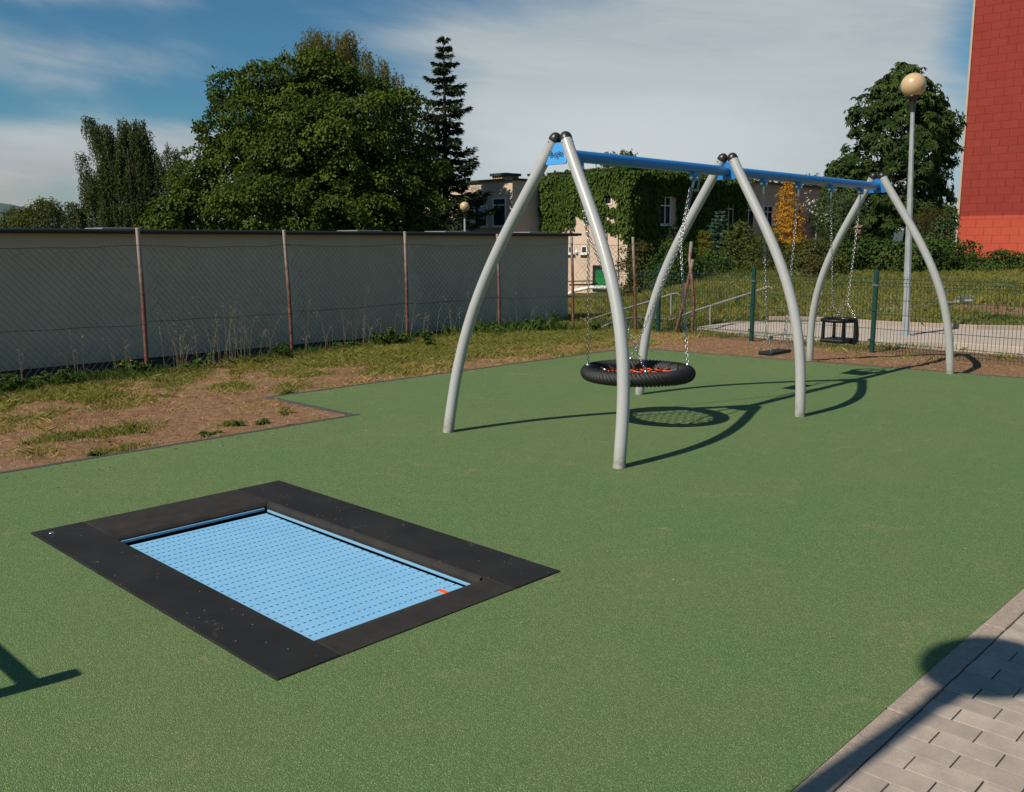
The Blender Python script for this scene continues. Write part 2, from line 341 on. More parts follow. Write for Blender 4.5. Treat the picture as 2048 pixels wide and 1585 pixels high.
M_BIRCH = plain('birch_bark', (0.42, 0.40, 0.36), (0.06, 0.055, 0.05), 5, 0.8)
M_WOOD = plain('brown_wood', (0.16, 0.085, 0.045), (0.11, 0.06, 0.03), 9, 0.8)
M_HILL = plain('far_wooded_hill', (0.045, 0.075, 0.075), (0.035, 0.062, 0.065), 0.02, 0.95)
L_MAPLE = leafmat('maple_leaves', (0.014, 0.034, 0.006), (0.102, 0.145, 0.017))
L_WEEP = leafmat('weeping_leaves', (0.016, 0.034, 0.014), (0.135, 0.160, 0.060))
L_BIRCHY = leafmat('yellowing_birch_leaves', (0.070, 0.078, 0.020), (0.21, 0.175, 0.050))
L_CHEST = leafmat('chestnut_leaves', (0.018, 0.042, 0.011), (0.080, 0.120, 0.028))
L_SPRUCE = leafmat('spruce_needles', (0.022, 0.042, 0.020), (0.085, 0.105, 0.042), 0.08)
L_BSPRUCE = leafmat('blue_needles', (0.05, 0.11, 0.08), (0.14, 0.24, 0.18), 0.1)
L_BUSH = leafmat('bush_leaves', (0.020, 0.048, 0.011), (0.078, 0.128, 0.026))
L_OLIVE = leafmat('olive_bush_leaves', (0.036, 0.050, 0.012), (0.110, 0.120, 0.028))
L_BROWN = leafmat('brownish_leaves', (0.040, 0.042, 0.013), (0.100, 0.092, 0.030))
L_ORANGE = leafmat('golden_orange_leaves', (0.30, 0.135, 0.012), (0.62, 0.33, 0.028), 0.2)
L_YTHUJA = leafmat('yellow_green_leaves', (0.08, 0.09, 0.012), (0.19, 0.18, 0.03))
L_PALE = leafmat('pale_shrub_leaves', (0.030, 0.060, 0.020), (0.095, 0.135, 0.055))
L_BLOSSOM = leafmat('white_blossom', (0.32, 0.36, 0.22), (0.55, 0.56, 0.42), 0.2)
L_IVY = leafmat('ivy_leaves', (0.026, 0.066, 0.012), (0.100, 0.150, 0.024))
L_GRASS = leafmat('meadow_grass', (0.085, 0.118, 0.020), (0.30, 0.255, 0.075), 0.35, 0.6, 0.2)
L_LAWN = leafmat('lawn_grass', (0.100, 0.150, 0.018), (0.42, 0.31, 0.12), 0.3, 0.6, 0.2)
L_WEED = leafmat('weed_leaves', (0.040, 0.085, 0.018), (0.120, 0.185, 0.036), 0.3)
L_STRAW = leafmat('dry_stalks', (0.20, 0.15, 0.08), (0.50, 0.40, 0.26), 0.2)
L_CRUMB = leafmat('crumbs', (0.12, 0.075, 0.04), (0.36, 0.27, 0.14), 0.05)
L_YFLOWER = leafmat('yellow_flowers', (0.75, 0.30, 0.01), (0.85, 0.45, 0.02), 0.1)

# ------------------------------------------------------------------ ground
FW = np.array([0.7177, 0.6964]); RT = np.array([0.6964, -0.7177])
def terrain(x, y):
    d = x * FW[0] + y * FW[1]; s = x * RT[0] + y * RT[1]; b = s / np.maximum(d, 5)
    right = 0.02 + 0.0365 * np.clip(d - 17.3, 0, 14.0) + 0.1 * sstep(d, 31, 60)
    left = -0.05 - 0.034 * np.clip(d - 16.5, 0, 30)
    w = sstep(b, 0.075, 0.235); t = left * (1 - w) + right * w
    t = np.where(b < 0.05, np.minimum(t, -0.3), t)
    near = 1 - sstep(np.minimum(x - 13.9, (d - 15.6)), 0.0, 0.5)
    t = t * (1 - near) - 0.16 * near + 0.05 * (fbm(x * 0.35, y * 0.35) - 0.5) * (1 - near)
    return np.where((x < 13.8) & (y < 13), -0.16, t)
dv = np.concatenate([[-900, -200, -50, -15, -5, 0, 4, 8, 11, 13], np.arange(14, 36, 0.45), np.geomspace(37, 4500, 26)])
sv = np.concatenate([-np.geomspace(3500, 34, 16), np.arange(-32, 33, 0.8), np.geomspace(34, 3500, 16)])
DD, SS = np.meshgrid(dv, sv, indexing='ij'); GX = DD * FW[0] + SS * RT[0]; GY = DD * FW[1] + SS * RT[1]
GZ = terrain(GX, GY); nS = len(sv)
idx = np.arange(len(dv) * nS).reshape(len(dv), nS)
fc = np.stack([idx[:-1, :-1], idx[:-1, 1:], idx[1:, 1:], idx[1:, :-1]], -1).reshape(-1, 4)
tag(np_mesh('ground', np.stack([GX, GY, GZ], -1).reshape(-1, 3), fc[:, ::-1], M_MEADOW, smooth=True), kind='structure')
hv = []; hf = []
for k, q in enumerate(np.linspace(-1300, 1700, 90)):
    dd = 900 + 60 * math.sin(k * 0.4); ht = 36 + 9 * math.sin(k * 0.35 + 1) + 5 * math.sin(k * 1.1) - 20 * float(sstep(q, -420, -150))
    for (o_, h_) in ((-80, -5), (-40, ht * .62), (0, ht), (90, ht * .8), (300, -5)): hv.append((*(FW * (dd + o_) + RT * q), h_))
for k in range(89):
    for j in range(4): hf.append((k * 5 + j, k * 5 + 5 + j, k * 5 + 6 + j, k * 5 + 1 + j))
hb = MB(); hb.add(hv, hf, True); tag(hb.build('hills', M_HILL), kind='structure')

def edge_right(y): return 12.01 + (3.19 - y) * (0.59 / 5.26)
def soil_z(x, y):
    z_ = 0.045 * (fbm(x * 1.1, y * 1.1, 5) - 0.5) - 0.012 + 0.022 * (fbm(x * 4, y * 4, 3) - 0.5) + 0.020 * (fbm(x * 12 + 40, y * 12, 2) - 0.5)
    return z_ - 0.36 * sstep(y - (11.25 + 0.1 * (x - 5)), 0.0, 1.25) * (x < 13.2)
def soil_patch(xa, xb, nx, fy0, y1, ny):
    xs = np.linspace(xa, xb, nx); V = []
    for x in xs: V.append(np.stack([np.full(ny, x), np.linspace(fy0(x), y1, ny)], -1))
    return np.array(V)
SP = []
SP.append(soil_patch(-4, 5.10, 290, lambda x: 7.05, 13.0, 190)); SP.append(soil_patch(5.10, 11.42, 200, lambda x: 8.55, 13.0, 140))
ys = np.linspace(13.0, -8, 230); SP.append(np.array([np.stack([np.linspace(edge_right(y) + .05, 14.35, 40), np.full(40, y)], -1) for y in ys]))
SV = []; SF = []; n0 = 0
for q_, P in enumerate(SP):
    a, b, _ = P.shape; X = P[..., 0]; Y = P[..., 1]; Z = soil_z(X, Y)
    if q_ == 2:
        far = np.linspace(0, 1, b)[None, :]; Z = Z * (1 - far ** 3) + 0.0 * far; Z = np.where((Y > 9) & (far > .5), Z - 0.06 * (far - .5), Z)
    SV.append(np.stack([X, Y, Z], -1).reshape(-1, 3)); i = np.arange(a * b).reshape(a, b) + n0; n0 += a * b
    SF.append(np.stack([i[:-1, :-1], i[1:, :-1], i[1:, 1:], i[:-1, 1:]], -1).reshape(-1, 4))
tag(np_mesh('soil', np.concatenate(SV), np.concatenate(SF), M_SOIL, smooth=True), kind='structure')

rb = MB()       # rubber sheet, with the opening for the trampoline pit
TX0, TX1, TY0, TY1 = 1.69, 3.29, 2.855, 5.405
def ring_cells(polys):
    for p in polys: rb.prism(p, -0.05, 0.0)
XL = -6.0
P_ = lambda *a: list(a)
ring_cells([P_((XL, 1.15), (TX0, 1.15), (TX0, 7.0), (XL, 7.0)), P_((TX0, 1.15), (TX1, 1.15), (TX1, TY0), (TX0, TY0)), P_((TX0, TY1), (TX1, TY1), (TX1, 7.0), (TX0, 7.0)),
            P_((TX1, 1.15), (5.13, 1.15), (5.13, 7.0), (TX1, 7.0)), P_((5.13, 1.15), (edge_right(1.15), 1.15), (edge_right(8.5), 8.5), (5.13, 8.5))])
tag(rb.build('playground_surface', M_RUBBER), kind='structure')
eb = MB()
for a, b, t in (((-6, 7.025), (5.155, 7.025), .05), ((5.105, 7.05), (5.105, 8.55), .05), ((5.13, 8.525), (11.44, 8.525), .05)):
    a = np.array(a); b = np.array(b); d = b - a; L = np.linalg.norm(d); eb.box((*(a + b) / 2, -0.049), (L, t, 0.106), [(*d / L, 0), (-d[1] / L, d[0] / L, 0), (0, 0, 1)])
a = np.array([edge_right(8.55) + .025, 8.55]); b = np.array([edge_right(1.15) + .025, 1.15]); d = b - a; L = np.linalg.norm(d)
eb.box((*(a + b) / 2, -0.046), (L, .05, 0.1), [(*d / L, 0), (-d[1] / L, d[0] / L, 0), (0, 0, 1)])
tag(eb.build('edging_strip', M_EDGE, bevel=.004), kind='structure')
kb = MB(); x = -3.95
while x < 14: kb.box((x + .4965, 1.1055, -0.045), (0.993, 0.086, 0.098 + random.uniform(-.003, .003))); x += 1.0
tag(kb.build('kerb', M_KERB, bevel=.005, seg=2), kind='structure')
pv = MB(); sb_ = MB(); sb_.box((5, -1.0, -0.046), (20, 4.13, 0.08)); sb_.box((5, 1.11, -0.11), (20, 0.10, 0.01))
for i in range(-20, 60):
    x = 2.87 + i * 0.1035
    for j in range(-14, 1):
        y = 1.058 - 0.1 - (0.1 if i % 2 else 0) + j * 0.2 + .0
        if not (0.5 < x < 8): continue
        y1 = y + 0.0975; y0 = y - 0.0975
        if i % 2 and j == 0:      # half stone against the kerb
            pv.box((x, 1.009, -0.03 + random.uniform(-.0015, .0015)), (0.0995, 0.0955, 0.06))
        pv.box((x, (y0 + y1) / 2, -0.03 + random.uniform(-.002, .002)), (0.0995, y1 - y0, 0.06))
tag(sb_.build('sand_bed', M_SAND), kind='structure'); tag(pv.build('pavement', M_PAVER, bevel=.0015), kind='structure')
pp = MB(); pp.prism([(14.55, 9.5), (14.15, 8.2), (14.1, 6.8), (15.2, 5.15), (15.15, 4.0), (15.1, -6), (18.13, -6), (18.13, 4.9), (17.73, 5.52), (17.43, 7.02), (17.49, 8.53), (16.97, 9.24), (16.3, 9.6)], -0.2, 0.045)
tag(pp.build('path', M_PATH, bevel=.01), kind='structure')
pk = MB()
for a, b in (((18.1, -6), (18.08, 4.88)), ((18.06, 4.94), (17.69, 5.5)), ((17.66, 5.56), (17.38, 7.0)), ((17.4, 7.06), (17.46, 8.5)), ((17.42, 8.56), (16.95, 9.22))):
    a = np.array(a) + [.06, 0]; b = np.array(b) + [.06, 0]; d = b - a; L = np.linalg.norm(d); pk.box((*(a + b) / 2, 0.0), (L + .08, .1, 0.25), [(*d / L, 0), (-d[1] / L, d[0] / L, 0), (0, 0, 1)])
tag(pk.build('path_kerb', M_KERB, bevel=.012), kind='structure')

# ------------------------------------------------------------------ garage
GYW = 12.75
garage = thing('garage', (5, GYW, -0.4), 'long low grey garage in shade behind the chain link fence, dark roof edge and plinth', 'garage')
m = MB(); m.box((4.42, GYW + 2.5, 0.87), (20.84, 5.0, 1.74)); m.build('wall', M_GARAGE, garage)
m = MB(); m.box((4.42, GYW + 2.5, -0.42), (20.80, 4.95, 0.84)); m.build('plinth', M_PLINTH, garage)
m = MB(); m.box((4.45, GYW + 2.45, 1.755), (21.0, 5.24, 0.05)); rf = m.build('roof', M_FLASH, garage, bevel=.006)
m = MB()
m.tube([(-6.2, GYW - .2, 1.765), (15.0, GYW - .2, 1.765)], .028, 10); m.build('roof_edge', M_FLASH, rf)
for x in (5.6, 9.9, 11.9, 14.2):
    m = MB(); m.box((x, GYW + .55, 1.80), (.55, .6, .035)); m.build('roof_hatch', M_ROOF, rf, bevel=.01)

# ------------------------------------------------------------------ chain link fence
fence = thing('chain_link_fence', (5.07, 11.32, -.05), 'rusty chain link fence with worn pipe posts in front of the grey garage', 'fence')
FP = [(0.15, 10.75), (2.6, 11.02), (5.07, 11.32), (7.42, 11.68), (9.84, 11.99), (11.86, 11.82), (13.02, 11.05), (13.79, 10.19)]
tops = [1.74, 1.76, None, None, None, None, None, None]
px_top = [None, None, (275, 458), (568, 462), (810, 465), (995, 470), (1143, 475), (1266, 476)]
HT = []
for (x, y), q in zip(FP, px_top):
    if q is None: HT.append((x - .02, y, 1.75)); continue
    d = RC @ np.array([q[0] - CX, q[1] - CY, F]); t = (x * d[0] + y * d[1]) / (d[0] ** 2 + d[1] ** 2); HT.append(tuple(CAM + d * t))
for (x, y), h in zip(FP, HT):
    m = MB(); m.tube([(x, y, -.35), ((x + h[0]) / 2 + .01, (y + h[1]) / 2, h[2] / 2), h], .026, 10); m.tube([h, (h[0], h[1], h[2] + .012)], [.03, .024], 10); m.build('post', M_RUST, fence)
for i in range(len(FP) - 1):
    a = np.array(FP[i]); b = np.array(FP[i + 1]); L = np.linalg.norm(b - a); dr = (b - a) / L; nr = np.array([dr[1], -dr[0]]) * .03
    z0, z1 = -0.12, 1.58; H = z1 - z0; cell = 0.088; V = []; Fc = []
    m = MB(); lean = lambda z: (np.array(HT[i][:2]) - a) * z / 1.7
    def pt(u, z):
        u = min(max(u, 0), L); sag = .03 * math.sin(math.pi * u / L) if z > z1 - .01 else 0
        wob = .012 * math.sin(u * 7 + z * 3)
        p = a + dr * u + nr * (1 + .4 * math.sin(u * 2.1 + z * 2)) + lean(z); return (p[0], p[1], z - sag * (z - z0) / H + wob * .5)
    k = -H
    while k < L:
        for sgn in (1, -1):
            u0, u1 = (k, k + H * .92)
            pts = []
            for t in np.linspace(0, 1, 7):
                u = u0 + (u1 - u0) * t; z = z0 + H * t if sgn > 0 else z1 - H * t
                if 0 <= u <= L: pts.append(pt(u + .006 * math.sin(k * 31 + t * 9), z))
            # clip ends onto the posts
            if len(pts) >= 2: m.tube(pts, .0022, 3, caps=False, smooth=False)
        k += cell
    m.build('wire_mesh', M_WIRE, fence)
    for z in (.62, z1):
        m = MB(); m.tube([pt(u, z + (.02 * math.sin(u * 1.3 + i) if z < 1 else 0)) for u in np.linspace(0, L, 14)], .0032, 4, caps=False); m.build('tension_wire', M_WIRE, fence)
brace = MB(); pa = np.array([13.95, 9.45, -.1]); pb = at(1386, 520, 16.75)
brace.tube([pa, pa * .6 + pb * .4 + [.02, 0, 0.01], pb], .032, 9); brace = tag(brace.build('leaning_pole', M_RUST), 'crooked rusty pole leaning beside the end post of the old fence', 'pole')
m = MB(); q = np.array([13.98, 9.1]); tpx = at(1383, 484, 16.85)
m.tube([(q[0], q[1], -.2), (q[0] + .02, q[1], .6), (*tpx[:2] + np.array([.0, .03]), 1.3), tpx], .03, 9); tag(m.build('fence_post', M_RUST), 'dark rusty standalone post between nest swing and green wire fence', 'post')

# ------------------------------------------------------------------ green welded fence
gf = thing('mesh_fence', (13.5, 7, 0), 'low dark green welded wire fence behind the swings', 'fence')
GL0 = np.array([13.92, 11.3]); GL1 = np.array([12.88, -0.4]); gd = unit(GL1 - GL0); gn = np.array([-gd[1], gd[0]])
if gn[0] > 0: gn = -gn
def gpt(y, z, off=0.0):
    t = (y - GL0[1]) / gd[1]; p = GL0 + gd * t + gn * off; return (p[0], p[1], z)
for y in (9.69, 7.71, 5.62, 3.22, 1.1):
    m = MB(); c = gpt(y, .58); m.box((c[0], c[1], .58), (.045, .062, 1.24), [(*gn, 0), (*gd, 0), (0, 0, 1)]); p = m.build('post', M_GREENP, gf, bevel=.004)
    for z in (.18, .62, .98):
        m = MB(); c = gpt(y, z, .03); m.box(c, (.012, .1, .03), [(*gn, 0), (*gd, 0), (0, 0, 1)]); m.build('clip', M_STEEL if z > .9 else M_GREENP, p)
GH = 1.11
def prof(z):
    for zc in (.10, .60 * 0 + 1.02):
        if abs(z - zc) < .05: return .035 * (1 - abs(z - zc) / .05)
    return 0
zs = [.0, .05, .10, .15, .97, 1.02, 1.07, GH]
segs = [(11.3, 9.69), (9.69, 7.71), (7.71, 5.62), (5.62, 3.22), (3.22, 1.1)]
for ya, yb in segs:
    m = MB(); y = ya - .03
    while y > yb + .02:
        m.tube([gpt(y, z, .028 + prof(z)) for z in zs], .0032, 4, caps=False, smooth=False); y -= .05
    for z in (.05, .10, .15, .35, .56, .77, .97, 1.02, 1.07):
        for o_ in (.0, ): m.tube([gpt(ya - .02, z, .028 + prof(z) + .004), gpt(yb + .02, z, .028 + prof(z) + .004)], .0036, 4, caps=False, smooth=False)
    m.build('wire_panel', M_GREENP, gf)

# ------------------------------------------------------------------ swing set
SY = 4.88
PROF = [(0, .92), (.3, .905), (.65, .865), (.95, .805), (1.2, .72), (1.45, .605), (1.73, .46), (2.0, .305), (2.25, .15), (2.41, .058)]
zz = np.linspace(0, 2.41, 30); pz = np.array(PROF)
off = np.polyval(np.polyfit(pz[:, 0], pz[:, 1], 4), zz)
FR = [(5.185, 5.575), (7.93, 8.02), (11.82, 11.50)]
swing = thing('swing_set', (8.0, SY, 0), 'steel swing frame with curved grey legs and blue top beam', 'swing set')
for x0, x1 in FR:
    for sg in (-1, 1):
        P = [(x0 + (x1 - x0) * z / 2.41, SY + sg * o, z - .02) for z, o in zip(zz, off)]
        m = MB(); m.tube(P, .0465, 28); leg = m.build('leg', M_LEG, swing)
        d = unit(np.array(P[-1]) - P[-2]); m = MB()
        m.lathe(P[-1], [(.0485, -.012), (.0495, 0), (.0485, .018), (.042, .036), (.03, .05), (.014, .058), (.004, .06)], 24, d); m.build('end_cap', M_CAP, leg)
        for sx in ((-1, .2, 0), (0, -sg, .3), (1, -.7, 0)):
            m = MB(); e = unit(np.array(sx) - d * (np.array(sx) @ d)); c = np.array(P[-1]) - d * .03 + e * .0465; m.lathe(c, [(.007, -.003), (.007, .004), (.004, .006)], 8, e); m.build('screw', M_STEEL, leg)
for i in (0, 1):
    xa = FR[i][1] + .03; xb = FR[i + 1][1] - .03
    m = MB(); m.tube([(xa, SY, 2.275), (xb, SY, 2.275)], .047, 28); m.build('top_beam', M_BLUE, swing)
def plate(x, k, sgn, text=False):
    """trapezoid plate between the leg tops, facing x * sgn"""
    zb, zt = 2.195, 2.365; hb, ht = .108, .058; r = .022; poly = []
    for (y, z, a0, a1) in ((-hb, zb, 200, 290), (hb, zb, 250, 340), (ht, zt, -10, 80), (-ht, zt, 100, 190)):
        cy = y - math.copysign(r, y); cz = z + r if z == zb else z - r
        for t in np.linspace(a0, a1, 5): poly.append((cy + r * math.cos(math.radians(t)), cz + r * math.sin(math.radians(t))))
    X = lambda z: x + k * (z - 2.28)
    m = MB(); m.extrude([(X(z), SY + y, z) for y, z in poly], (.012 * sgn, 0, 0)); p = m.build('bracket_plate', M_LBLUE if text else M_BLUE, swing, bevel=.003)
    for (y, z) in ((-.083, 2.219), (.083, 2.219), (-.04, 2.342), (.04, 2.342)):
        m = MB(); m.lathe((X(z) + .012 * sgn, SY + y, z), [(.0135, 0), (.0135, .003), (.009, .0035), (.009, .009), (.004, .012)], 12, (sgn, 0, 0)); m.build('bolt', M_STEEL, p)
    if text:
        m = MB(); zc = 2.276; h = .036; w = .0042
        def stroke(pts): m.tube([(X(z) - .0142, SY - yy, z) for yy, z in pts], w * .75, 6)
        arc = lambda cx, cz, rx, rz, a0, a1, n=14: [(cx + rx * math.cos(math.radians(t)), cz + rz * math.sin(math.radians(t))) for t in np.linspace(a0, a1, n)]
        q = .011
        # B (open at its waist), u, g drawn as an o with a smile, l, o
        stroke([(-.062, zc - q), (-.062, zc + .022)])
        stroke([(-.062, zc + .022), (-.051, zc + .022)] + arc(-.051, zc + .0145, .008, .0075, 80, -80) + [(-.053, zc + .007)])
        stroke([(-.053, zc + .006), (-.050, zc + .006)] + arc(-.050, zc - .0025, .009, .0085, 80, -90) + [(-.062, zc - q)])
        stroke([(-.030, zc + .011)] + arc(-.019, zc, .011, q, 180, 360) + [(-.008, zc + .011)])
        stroke(arc(.013, zc, .0115, q, 0, 360, 22)); stroke(arc(.013, zc - .017, .009, .009, 200, 340))
        stroke([(.034, zc - q), (.034, zc + .022)])
        stroke(arc(.055, zc, .0115, q, 0, 360, 22))
        m.build('lettering', M_DARKTXT, p)
k0 = (FR[0][1] - FR[0][0]) / 2.41
plate(FR[0][1] - .04, k0, 1, True); 
plate(FR[1][1] - .01, .04, 1); plate(FR[2][1] - .01, -.13, 1)
HX = [5.80, 7.45, 8.73, 9.48, 10.26, 11.04]
for x in HX:
    m = MB(); m.box((x, SY, 2.205), (.075, .05, .085)); h = m.build('hanger', M_BLUE, swing, bevel=.006)
    m = MB(); m.lathe((x - .0, SY - .024, 2.188), [(.018, 0), (.018, .008), (.013, .014)], 14, (0, -1, 0)); m.build('pivot', M_STEEL, h); m = MB(); m.lathe((x - .037, SY, 2.188), [(.018, 0), (.018, .008), (.013, .014)], 14, (-1, 0, 0)); m.build('pivot', M_STEEL, h)

def chain(pa, pb, name, root, link=.036, r=.003, w=.010, mat=None):
    pa = np.array(pa, float); pb = np.array(pb, float); d = pb - pa; L = np.linalg.norm(d); d /= L
    a = unit(np.cross(d, (.3, .8, .1))); b = np.cross(d, a); m = MB(); pitch = link - 2.6 * r; n = max(1, int(round(L / pitch))); pitch = L / n
    for i in range(n):
        c = pa + d * pitch * (i + .5); e = a if i % 2 else b; hl = link / 2 - w; P = []
        for t in range(5): q = math.pi * t / 4; P.append(c + d * (hl + w * math.sin(q)) + e * w * math.cos(q))
        for t in range(5): q = math.pi + math.pi * t / 4; P.append(c + d * (-hl + w * math.sin(q)) + e * w * math.cos(q))
        m.tube(P, r, 5, closed=True)
    return m.build(name, mat or M_CHAIN, root)
def shackle(p, root, r=.012):
    m = MB(); m.ball(p, r, 10, 6); m.build('shackle', M_STEEL, root)

# nest swing
NX, NZ, NR, NT_ = 6.64, .455, .445, .062
nest = thing('nest_swing', (NX, SY, NZ), 'round black rope nest swing with orange net hanging by chains', 'nest swing')
na, nb = 1040, 24; A = np.linspace(0, 2 * np.pi, na, endpoint=False)[:, None]; B = np.linspace(0, 2 * np.pi, nb, endpoint=False)[None, :]
wv = np.abs(np.sin((A * 42 + B * 3.0))) ; wv2 = np.abs(np.sin(A * 138 - B * 9)); rr = NT_ - .015 + .017 * wv ** .8 + .002 * wv2
V = np.stack([NX + (NR + rr * np.cos(B)) * np.cos(A), SY + (NR + rr * np.cos(B)) * np.sin(A), NZ + rr * np.sin(B) + 0 * A], -1).reshape(-1, 3)
i = np.arange(na * nb).reshape(na, nb); j = np.roll(i, -1, 0); Fq = np.stack([i, j, np.roll(j, -1, 1), np.roll(i, -1, 1)], -1).reshape(-1, 4)
np_mesh('rope_ring', V, Fq, M_ROPE, nest, smooth=True)
m = MB(); mr = MB(); ce = .115; lim = NR - .045
def hz(x, y): return NZ - .035 * (1 - (x * x + y * y) / lim ** 2)
seg = set()
for iy in range(-9, 10):
    for ix in range(-9, 10):
        cx = (ix + (iy % 2) * .5) * ce * 1.25; cy_ = iy * ce
        # short link across and slanted links: a hexagon-like knotted net
        seg.add(((cx - ce * .3, cy_), (cx + ce * .3, cy_)))
        for sx in (-1, 1):
            for sy in (-1, 1): seg.add(((cx + sx * ce * .3, cy_), (cx + sx * ce * .45, cy_ + sy * ce * .5)))
def lim_pt(p): return math.hypot(*p) <= lim
for a, b in seg:
    ia, ib = lim_pt(a), lim_pt(b)
    if not (ia or ib): continue
    if ia and ib: m.tube([(NX + p[0], SY + p[1], hz(*p)) for p in (a, b)], .006, 6)
    else:
        if not ia: a, b = b, a
        d = unit(np.array(a)) * lim; m.tube([(NX + a[0], SY + a[1], hz(*a)), (NX + d[0], SY + d[1], NZ)], .006, 6)
m.build('net', M_ORROPE, nest)
for k in range(20):
    t = 2 * math.pi * k / 20 + .12; d = np.array([math.cos(t), math.sin(t), 0]); p = np.array([NX, SY, NZ])
    mr = MB(); mr.tube([p + d * (lim - .065) + (0, 0, -.004), p + d * (lim - .01) + (0, 0, .012)], .0115, 8); mr.tube([p + d * (lim - .012) + (0, 0, .012), p + d * (NR - .03) + (0, 0, .035)], .005, 6); mr.build('ferrule', M_STEEL, nest)
for hx, spl, ends in ((HX[0], (5.93, SY, 1.66), (135, 225)), (HX[1], (7.26, SY, 1.60), (45, -45))):
    m = MB(); m.tube([(hx, SY, 2.18), (hx + (spl[0] - hx) * .12, SY, 2.10)], .011, 8); m.build('hanger_rod', M_STEEL, nest)
    top = np.array([hx + (spl[0] - hx) * .12, SY, 2.10])
    chain(top, spl, 'chain', nest); chain(top + [0, .022, 0], np.array(spl) + [0, .012, 0], 'chain', nest)
    for e in ends:
        q = (NX + NR * math.cos(math.radians(e)), SY + NR * math.sin(math.radians(e)), NZ + .068); chain(spl, q, 'chain', nest)
        m = MB(); m.ball(q, .019, 14, 8); m.lathe((q[0], q[1], q[2] - .025), [(.024, 0), (.024, .008), (.012, .012)], 14); m.build('ring_bolt', M_STEEL, nest)
    s0 = np.array([hx + (.10 if hx > 7 else -.09), SY, 2.22]); mid = np.array([hx + (.065 if hx > 7 else -.03), SY, 2.07]); m_ = top + [0, 0, -.02]
    chain(s0, mid, 'safety_chain', nest); chain(mid, m_, 'safety_chain', nest)
# flat seat
fx = 9.12; flat = thing('flat_swing', (fx, SY, .43), 'flat black rubber swing seat hanging between middle and far legs', 'swing')
m = MB(); m.box((fx, SY, .425), (.43, .17, .035)); m.build('seat', M_SEAT, flat, bevel=.014, seg=3)
for sx, hx in ((-1, HX[2]), (1, HX[3])):
    m = MB(); m.tube([(hx, SY, 2.18), (hx, SY, 2.09)], .011, 8); m.build('hanger_rod', M_STEEL, flat)
    fk = (fx + sx * .205, SY, .67); chain((hx, SY, 2.09), fk, 'chain', flat)
    for sy in (-1, 1): chain(fk, (fx + sx * .2, SY + sy * .07, .445), 'chain', flat)
# toddler seat
bx = 10.65; todd = thing('toddler_swing', (bx, SY, .43), 'black cradle swing seat with round guard ring for small children', 'swing')
m = MB(); A_ = np.linspace(0, 2 * np.pi, 40, endpoint=False); m.tube([(bx + .205 * math.cos(t), SY + .19 * math.sin(t), .68) for t in A_], .021, 12, closed=True); m.build('guard_ring', M_SEAT, todd)
m = MB(); m.box((bx, SY, .44), (.36, .30, .04)); m.box((bx + .02, SY, .425), (.30, .26, .03)); m.build('seat', M_SEAT, todd, bevel=.012)
for sx, sy in ((-1, -1), (-1, 1), (1, 1), (1, 0)):
    m = MB(); m.tube([(bx + sx * .15, SY + sy * .125, .45), (bx + sx * .145, SY + sy * .125, .68)], [.021, .017], 10); m.build('support', M_SEAT, todd)
m = MB(); P = [(bx + .02, .40), (bx + .12, .385), (bx + .20, .41), (bx + .215, .50), (bx + .18, .60), (bx + .165, .68), (bx + .13, .68), (bx + .135, .46), (bx + .02, .455)]
m.extrude([(x, SY - .165, z) for x, z in P], (0, .045, 0)); m.build('backrest', M_SEAT, todd, bevel=.008)
for sx, hx in ((-1, HX[4]), (1, HX[5])):
    m = MB(); m.tube([(hx, SY, 2.18), (hx, SY, 2.09)], .011, 8); m.build('hanger_rod', M_STEEL, todd)
    fk = (bx + sx * .20, SY, .87); chain((hx, SY, 2.09), fk, 'chain', todd)
    for sy in (-1, 1): chain(fk, (bx + sx * .15, SY + sy * .135, .695), 'chain', todd)

# ------------------------------------------------------------------ trampoline
IX0, IX1, IY0, IY1 = 1.98, 2.925, 3.075, 4.99
tr = thing('trampoline', (2.49, 4.13, 0), 'in-ground trampoline with light blue slatted bed and black rubber border', 'trampoline')
m = MB(); m.box((2.49, 4.13, -.135), (1.58, 2.53, .012)); m.box((1.90, 4.13, -.09), (.06, 2.3, .08)); m.box((3.0, 4.13, -.09), (.06, 2.3, .08)); m.box((2.49, 5.08, -.09), (.9, .06, .08)); m.box((2.49, 2.99, -.09), (.9, .06, .08)); m.build('pit', M_CAP, tr)
def slab(pts, z0, z1, name, mat, inner=None):
    m = MB(); m.prism(pts, z0, z1); return m.build(name, mat, tr, bevel=.005)
e = .003
slab([(TX0 + e, TY0 + e), (IX0, TY0 + e), (IX0, TY1 - e), (TX0 + e, TY1 - e)], -.04, .006, 'border_mat', M_MAT)
slab([(IX1 + .035, TY0 + e), (TX1 - e, TY0 + e), (TX1 - e, TY1 - e), (IX1 + .035, TY1 - e)], -.04, .006, 'border_mat', M_MAT)
def sloped(ya, yb, x0, x1, zin, zout):      # short end mats dip a little towards the bed
    m = MB(); P = [(ya, zout), (ya + (yb - ya) * .75, zin + .004), (yb - (yb - ya) * .05, zin - .004), (yb, zin - .018), (yb, -.045), (ya, -.045)]
    m.extrude([(x0, y, z) for y, z in P], (x1 - x0, 0, 0)); return m.build('border_mat', M_MATB, tr, bevel=.004)
sloped(TY0 + e, IY0, IX0 + e, IX1 + .032, .0, .005); sloped(TY1 - e, IY1, IX0 + e, IX1 + .032, .0, .005)
m = MB(); P = [(IX1 + .033, .004), (IX1 + .022, -.002), (IX1 + .012, -.02), (IX1 + .012, -.045), (IX1 + .033, -.045)]
m.extrude([(x, IY0 + .002, z) for x, z in P], (0, IY1 - IY0 - .004, 0)); m.build('border_lip', M_MATB, tr)
m = MB()
